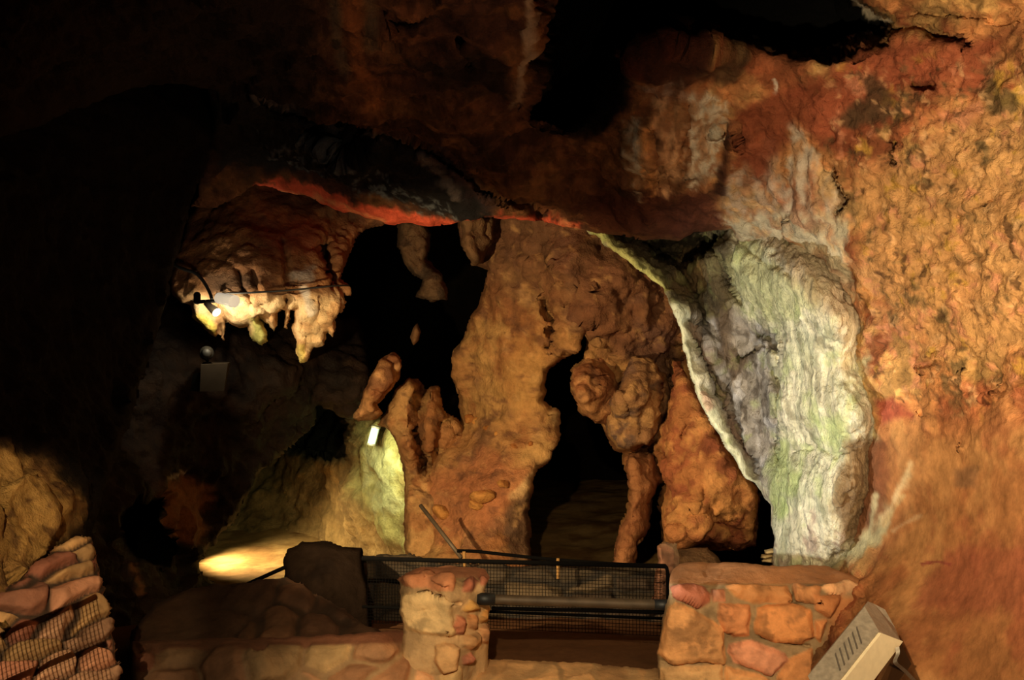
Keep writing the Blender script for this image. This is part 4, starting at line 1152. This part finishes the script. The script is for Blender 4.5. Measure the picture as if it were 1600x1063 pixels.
def low_paint(k):
    out = pt3(k)
    top = sstep(1019, 1011, k.Y + 0.045 * (k.X - 400) + 4 * fbm(k.P, 8, 3))
    out = over(out, top, (150, 92, 58))
    return over(out, 0.62 * sstep(560, 300, k.X + 60 * fbm(k.P, 4, 3)), (66, 44, 30))  # light fading toward the left end, put into the stone colour


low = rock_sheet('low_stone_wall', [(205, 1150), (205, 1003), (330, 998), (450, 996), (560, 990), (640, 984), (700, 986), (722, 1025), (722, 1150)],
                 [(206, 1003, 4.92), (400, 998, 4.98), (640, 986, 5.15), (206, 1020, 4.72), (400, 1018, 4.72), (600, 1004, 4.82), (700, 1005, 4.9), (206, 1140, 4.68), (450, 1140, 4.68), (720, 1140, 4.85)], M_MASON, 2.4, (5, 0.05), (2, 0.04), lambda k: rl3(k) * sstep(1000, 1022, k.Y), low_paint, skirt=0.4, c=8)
tag(low, 'low pinkish stone wall running left from the gate pillar along the frame bottom', 'stone wall')

rl4, pt4 = rubble(4.6, 13, [(96, 64, 38), (86, 56, 34), (104, 70, 41)], (62, 43, 27), 0.035)
S3 = 0.3125


def ramp_paint(k):
    out = pt4(k)
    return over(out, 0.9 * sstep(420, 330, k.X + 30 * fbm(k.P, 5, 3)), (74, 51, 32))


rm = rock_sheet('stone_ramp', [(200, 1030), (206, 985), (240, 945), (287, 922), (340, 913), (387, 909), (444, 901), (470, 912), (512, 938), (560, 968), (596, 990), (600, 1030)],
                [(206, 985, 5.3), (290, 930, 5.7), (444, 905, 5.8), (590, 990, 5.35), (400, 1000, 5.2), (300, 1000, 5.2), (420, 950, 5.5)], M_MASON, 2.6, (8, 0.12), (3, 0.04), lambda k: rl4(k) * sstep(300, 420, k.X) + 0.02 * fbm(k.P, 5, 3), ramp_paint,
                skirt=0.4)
tag(rm, 'dim triangular stone ramp wall sloping down toward the gate pillar', 'stone wall')

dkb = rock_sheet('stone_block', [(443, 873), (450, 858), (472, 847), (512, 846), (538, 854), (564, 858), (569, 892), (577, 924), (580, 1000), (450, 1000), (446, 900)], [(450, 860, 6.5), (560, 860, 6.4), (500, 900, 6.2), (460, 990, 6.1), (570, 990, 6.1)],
                 M_UNLIT, 2.6, (8, 0.12), (2, 0.04), rough_relief(0.3, 3), brown_paint(((28, 19, 13), (22, 15, 11)), 4), skirt=0.4)  # near-black colour stands for the block being unlit
tag(dkb, 'dark unlit stone block pillar between the lit passage floor and the gate pillar', 'pillar')

rl5, pt5 = rubble(3.4, 23, [(70, 56, 38), (60, 47, 32), (78, 62, 42), (62, 46, 32)], (36, 28, 20), 0.04, (1, 1, 2.4))
rt = rock_sheet('retaining_wall', [(556, 868), (640, 866), (700, 880), (850, 884), (1060, 884), (1060, 1010), (556, 1010)], [(556, 868, 7.2), (700, 880, 7.1), (1060, 884, 7.0), (556, 1000, 6.9), (1060, 1000, 6.9), (800, 960, 6.9)], M_MASON, 2.6, (5, 0.1), (3, 0.03), rl5, pt5, skirt=0.5)
tag(rt, 'dim layered retaining wall of flat stones seen through the railing mesh', 'stone wall')

sill_rl, sill_pt = rubble(3.6, 33, [(214, 162, 98), (204, 150, 88)], (190, 146, 90), 0.012)
sl = rock_sheet('stone_sill', [(690, 1150), (700, 1046), (765, 1032), (800, 1029), (830, 1034), (900, 1035), (960, 1041), (1036, 1046), (1042, 1150)], [(700, 1046, 5.2), (765, 1032, 5.3), (900, 1035, 5.3), (1036, 1046, 5.25), (765, 1052, 5.0), (1036, 1058, 5.0), (900, 1054, 5.0), (700, 1140, 4.95), (1036, 1140, 4.95)], M_MASON, 2.2, (4, 0.05), (2, 0.05), lambda k: sill_rl(k) * 0.7, sill_pt, skirt=0.3, c=8)
tag(sl, 'tan stone sill across the gap between the gate pillar and the right parapet', 'sill')

# masonry at the left edge
rl6, pt6 = rubble(12.0, 43, [(186, 128, 92), (164, 100, 74), (190, 146, 88), (172, 112, 82), (182, 136, 100)], (60, 44, 32), 0.04, (0.8, 1, 1.5))
lm = rock_sheet('rubble_wall', [(-80, 985), (-40, 955), (20, 916), (62, 880), (118, 838), (138, 838), (152, 870), (166, 940), (182, 1010), (198, 1150), (-80, 1150)], [(-80, 985, 2.95), (20, 920, 3.05), (130, 842, 3.35), (180, 1000, 3.2), (190, 1140, 3.0), (0, 1140, 2.75), (-80, 1140, 2.7)], M_MASON, 2.6, (10, 0.1), (4, 0.04), rl6, pt6, skirt=0.5)
tag(lm, 'reddish rubble stone wall in the lower left corner under a railing shadow', 'stone wall')

# ================================================================== RAILINGS
rail = empty('mesh_railing', at(800, 990, 5.75))
tag(rail, 'black mesh railing spanning the gap behind the gate pillar', 'railing')
a0, a1 = A(566, 873, 6.1), A(1040, 885, 5.6)
v, f = tube([a0 + (a1 - a0) * t for t in np.linspace(0, 1, 12)], 0.0125, 10)
link_mesh('top_rail', v, f, M_BLACKIRON, rail)
def on(t, dz): return a0 + (a1 - a0) * t + np.array([0, 0, dz])
v, f = tube([on(0, -0.27), on(1, -0.27)], 0.008, 8)
link_mesh('lower_rail', v, f, M_BLACKIRON, rail)
v, f = tube(smooth_path([a1 + np.array([-0.005, 0, 0.002]), a1 + np.array([0.008, 0, -0.02]), a1 + np.array([0.012, 0, -0.12]), a1 + np.array([0.012, 0, -0.62])], 5), 0.009, 8)
link_mesh('post', v, f, M_BLACKIRON, rail)
parts = []
for t in np.linspace(0.02, 0.985, 92):
    parts.append(tube([on(t, -0.01), on(t, -0.36)], 0.0013, 4, False))
for dz in np.linspace(-0.03, -0.36, 19):
    parts.append(tube([on(0.02, dz), on(0.99, dz)], 0.0013, 4, False))
v, f = merge(*parts)
link_mesh('mesh_panel', v, f, M_BLACKIRON, rail)

pb = empty('pipe_barrier', at(890, 940, 5.1))
tag(pb, 'thick dull grey pipe laid across the gap from gate pillar to right parapet', 'pipe')
p0, p1 = A(745, 936, 5.0), A(1052, 946, 5.08)
v, f = tube([p0 + (p1 - p0) * t for t in np.linspace(0.05, 0.97, 10)], 0.023, 14)
link_mesh('pipe', v, f, M_PIPE, pb)
v, f = tube([p0, p0 + (p1 - p0) * 0.04, p0 + (p1 - p0) * 0.09], [0.026, 0.03, 0.027], 14)
link_mesh('end_sleeve', v, f, M_RUBBER, pb)
v, f = tube([p0 + (p1 - p0) * 0.9, p1], 0.026, 14)
link_mesh('end_sleeve', v, f, M_RUBBER, pb)
v, f = tube([A(768, 951, 5.06), A(1040, 957, 5.1)], 0.009, 8)
link_mesh('tie_bar', v, f, M_BLACKIRON, pb)

hb = empty('handrail', at(725, 885, 7.0))
tag(hb, 'thin black handrail behind the gate pillar with a slanting end bar', 'railing')
v, f = tube(smooth_path([A(714, 861, 7.0), A(745, 862, 7.0), A(790, 867, 6.95), A(880, 876, 6.85), A(1030, 886, 6.7)], 5), 0.011, 8)
link_mesh('rail', v, f, M_BLACKIRON, hb)
v, f = tube([A(657, 790, 7.3), A(700, 845, 7.08), A(721, 872, 7.0)], 0.0135, 10)
link_mesh('end_bar', v, f, M_PIPE, hb)
v, f = tube([A(725, 862, 6.98), A(727, 900, 6.95)], 0.011, 8)
link_mesh('post', v, f, M_POST, hb)
v, f = tube([A(872, 873, 6.84), A(872, 905, 6.8)], 0.011, 8)
link_mesh('post', v, f, M_POST, hb)

hb2 = empty('handrail', at(415, 900, 6.5))
tag(hb2, 'short dark slanting handrail in front of the lit passage floor', 'railing')
v, f = tube([A(380, 916, 6.6), A(447, 886, 6.5)], 0.012, 8)
link_mesh('rail', v, f, M_BLACKIRON, hb2)
v, f = tube([A(383, 915, 6.6), A(383, 960, 6.6)], 0.012, 8)
link_mesh('post', v, f, M_BLACKIRON, hb2)

# ================================================================== FLOODLIGHT lower right
fl_root = empty('floodlight', at(1448, 1084, 4.16))
tag(fl_root, 'dusty grey metal floodlight with cream back plate standing on the earth slope, lower right', 'floodlight')
sec = [(x_, y_, d_ + 0.6) for x_, y_, d_ in ((1407, 1002, 3.28), (1373, 986, 3.2), (1351, 948, 3.3), (1356, 940, 3.34), (1366, 944, 3.38), (1383, 953, 3.4), (1399, 982, 3.4), (1405, 998, 3.34))]
top = [A(*p) for p in sec]
ev = A(1283, 1100, 3.58) - A(1373, 986, 3.8)
bot = [p + ev for p in top]
v, f = hexa(top, bot)
hs = link_mesh('housing', v, f, M_ALU, fl_root, smooth=False)
# fins on the sloping back face
eA = ev / np.linalg.norm(ev)
w2 = top[2] - top[1]
nrm = np.cross(w2, ev)
nrm /= np.linalg.norm(nrm)
if nrm[1] > 0: nrm = -nrm
for i in range(6):
    t = 0.26 + 0.075 * i
    s0 = top[1] + ev * t + w2 * 0.2
    s1 = top[1] + ev * (t - 0.04) + w2 * 0.72
    d = eA * 0.0035
    h_ = nrm * 0.006
    v, f = hexa([s0 - d, s0 + d, s1 + d, s1 - d], [s0 - d + h_, s0 + d + h_, s1 + d + h_, s1 - d + h_])
    link_mesh('fin', v, f, M_FIN, hs, smooth=False)
# cream plate lying on the front face
w1 = top[0] - top[1]
n1 = np.cross(w1, ev)
n1 /= np.linalg.norm(n1)
if n1[1] > 0: n1 = -n1
q = [top[1] + w1 * 0.04 + ev * 0.02, top[0] + ev * 0.0 - w1 * 0.02, top[0] + ev * 1.0, top[1] + w1 * 0.04 + ev * 1.0]
v, f = hexa([p + n1 * 0.012 for p in q], [p - n1 * 0.0 for p in q])
link_mesh('back_plate', v, f, M_PLATE, fl_root, smooth=False)
# black lamp front at the right
g = [A(1407, 1004, 3.9), A(1424, 1038, 3.96), A(1416, 1052, 3.94), A(1370, 1110, 3.8), A(1352, 1110, 3.72)]
gb = [p + np.array([0.004, 0.05, -0.01]) for p in g]
v, f = hexa(g, gb)
link_mesh('lamp_front', v, f, M_GLASSBLK, fl_root, smooth=False)
# bracket: bent flat strap
pts = [A(1402, 1012, 3.8), A(1403, 1022, 3.79), A(1399, 1032, 3.8), A(1401, 1038, 3.82), A(1415, 1050, 3.92), A(1448, 1084, 4.16)]
sm = smooth_path(pts, 5)
side = np.array([0.9, 0, 0.35]) * 0.0075
V, Fc = [], []
for p in sm:
    V += [p - side, p + side, p + side + np.array([0, 0.004, 0]), p - side + np.array([0, 0.004, 0])]
for i in range(len(sm) - 1):
    for a in range(4):
        b_ = (a + 1) % 4
        Fc.append([i * 4 + a, i * 4 + b_, (i + 1) * 4 + b_, (i + 1) * 4 + a])
link_mesh('bracket', V, Fc, M_ALU, fl_root, smooth=False)

# ================================================================== railing beside the walkway, whose shadow falls on the rubble wall
LS = np.array([-0.35, 0.15, 1.95])
def sh(px, py, D, t=0.42):
    return LS + t * (A(px, py, D) - LS)
wr_ = empty('walkway_railing', tuple(sh(0, 1150, 2.8)))
tag(wr_, 'black wire mesh railing at the walkway edge casting its shadow on the rubble wall', 'railing')
r0, r1 = sh(-60, 1030, 2.95), sh(150, 932, 3.2)
l0, l1 = sh(60, 1075, 2.95), sh(165, 1005, 3.15)
v, f = tube([r0, r1], 0.0045, 8)
link_mesh('top_rail', v, f, M_BLACKIRON, wr_)
dn = (l1 - r1)
v, f = tube([r0 + dn, r1 + dn], 0.004, 8)
link_mesh('lower_rail', v, f, M_BLACKIRON, wr_)
parts = []
for t in np.linspace(0, 1, 34):
    p = r0 + (r1 - r0) * t
    parts.append(tube([p, p + dn * 2.6], 0.0006, 4, False))
for s in np.linspace(0.1, 2.6, 26):
    parts.append(tube([r0 + dn * s, r1 + dn * s], 0.00028, 4, False))
v, f = merge(*parts)
link_mesh('mesh_panel', v, f, M_BLACKIRON, wr_)

# ================================================================== outer rock so that no void opens to the sides
V, Fc = hexa([(-7, -4, -3), (7, -4, -3), (7, 18, -3), (-7, 18, -3)], [(-7, -4, 6), (7, -4, 6), (7, 18, 6), (-7, 18, 6)])
cc = np.tile(lin((20, 14, 10)), (8, 1))
enc = link_mesh('wall_outer', V, Fc, M_ROCK, None, cc, smooth=False)
tag(enc, kind='structure')

# ================================================================== LIGHT
def spot(name, loc, target, power, col, cone=60, blend=0.6, r=0.02):
    ld = bpy.data.lights.new(name, 'SPOT')
    ld.energy = power
    ld.color = tuple(lin(col))
    ld.spot_size = math.radians(cone)
    ld.spot_blend = blend
    ld.shadow_soft_size = r
    o = bpy.data.objects.new(name, ld)
    COL.objects.link(o)
    o.location = loc
    from mathutils import Vector
    o.rotation_euler = (Vector(target) - Vector(loc)).to_track_quat('-Z', 'Y').to_euler()
    return o


def point(name, loc, power, col, r=0.03):
    ld = bpy.data.lights.new(name, 'POINT')
    ld.energy = power
    ld.color = tuple(lin(col))
    ld.shadow_soft_size = r
    o = bpy.data.objects.new(name, ld)
    COL.objects.link(o)
    o.location = loc
    return o


WARM = (255, 226, 178)
spot('right_wall_flood', (0.35, 0.9, 1.15), at(1690, 420, 4.1), 980, (255, 232, 186), 56, 1.0, 0.03)
spot('parapet_flood', (-0.3, 0.5, 2.3), at(1050, 1030, 5.0), 780, WARM, 58, 1.0, 0.03)
spot('added_slope_spot', (0.9, 0.6, 2.0), at(1500, 900, 4.3), 150, WARM, 50, 0.9, 0.05)  # extra spot added to brighten the slope, no fixture
spot('back_wall_flood', (-1.45, 4.7, 1.25), at(880, 680, 8.2), 460, (255, 224, 168), 80, 0.7, 0.02)
spot('added_flowstone_spot', (0.1, 4.55, 0.55), at(1260, 610, 5.8), 145, (246, 246, 232), 70, 0.8, 0.03)  # spot added in mid-air for the flowstone, without a fixture
spot('ceiling_wash', (0.2, 2.2, 0.6), at(780, 180, 5.2), 40, (255, 228, 196), 80, 0.9, 0.05)
spot('hanging_rock_lamp', at(340, 489, 6.86), at(352, 496, 7.15), 26, (255, 238, 200), 172, 0.3, 0.03)
spot('hanging_rock_glow', at(330, 470, 6.3), at(430, 400, 7.3), 6, (255, 228, 186), 120, 0.9, 0.03)
spot('passage_tube_light', at(562, 690, 8.8), at(600, 750, 9.7), 34, (232, 242, 186), 120, 0.5, 0.04)
spot('passage_floor_lamp', at(318, 806, 10.1), at(400, 870, 10.2), 150, (255, 236, 180), 120, 0.8, 0.04)
spot('rubble_wall_lamp', tuple(LS), at(-20, 915, 3.0), 340, (255, 220, 168), 17, 0.3, 0.0012)

W = bpy.data.worlds.new('cave_air')
SC.world = W
W.use_nodes = True
bg = W.node_tree.nodes['Background']
bg.inputs['Color'].default_value = (1.0, 0.62, 0.36, 1)
bg.inputs['Strength'].default_value = 0.01

cd = bpy.data.cameras.new('camera')
cd.sensor_width = 36.0
cd.lens = F / 1600 * 36.0
cd.clip_start = 0.05
co = bpy.data.objects.new('camera', cd)
COL.objects.link(co)
co.location = (0, 0, H)
co.rotation_euler = (math.radians(90), 0, 0)
SC.camera = co
SC.view_settings.view_transform = 'Standard'
SC.view_settings.look = 'None'
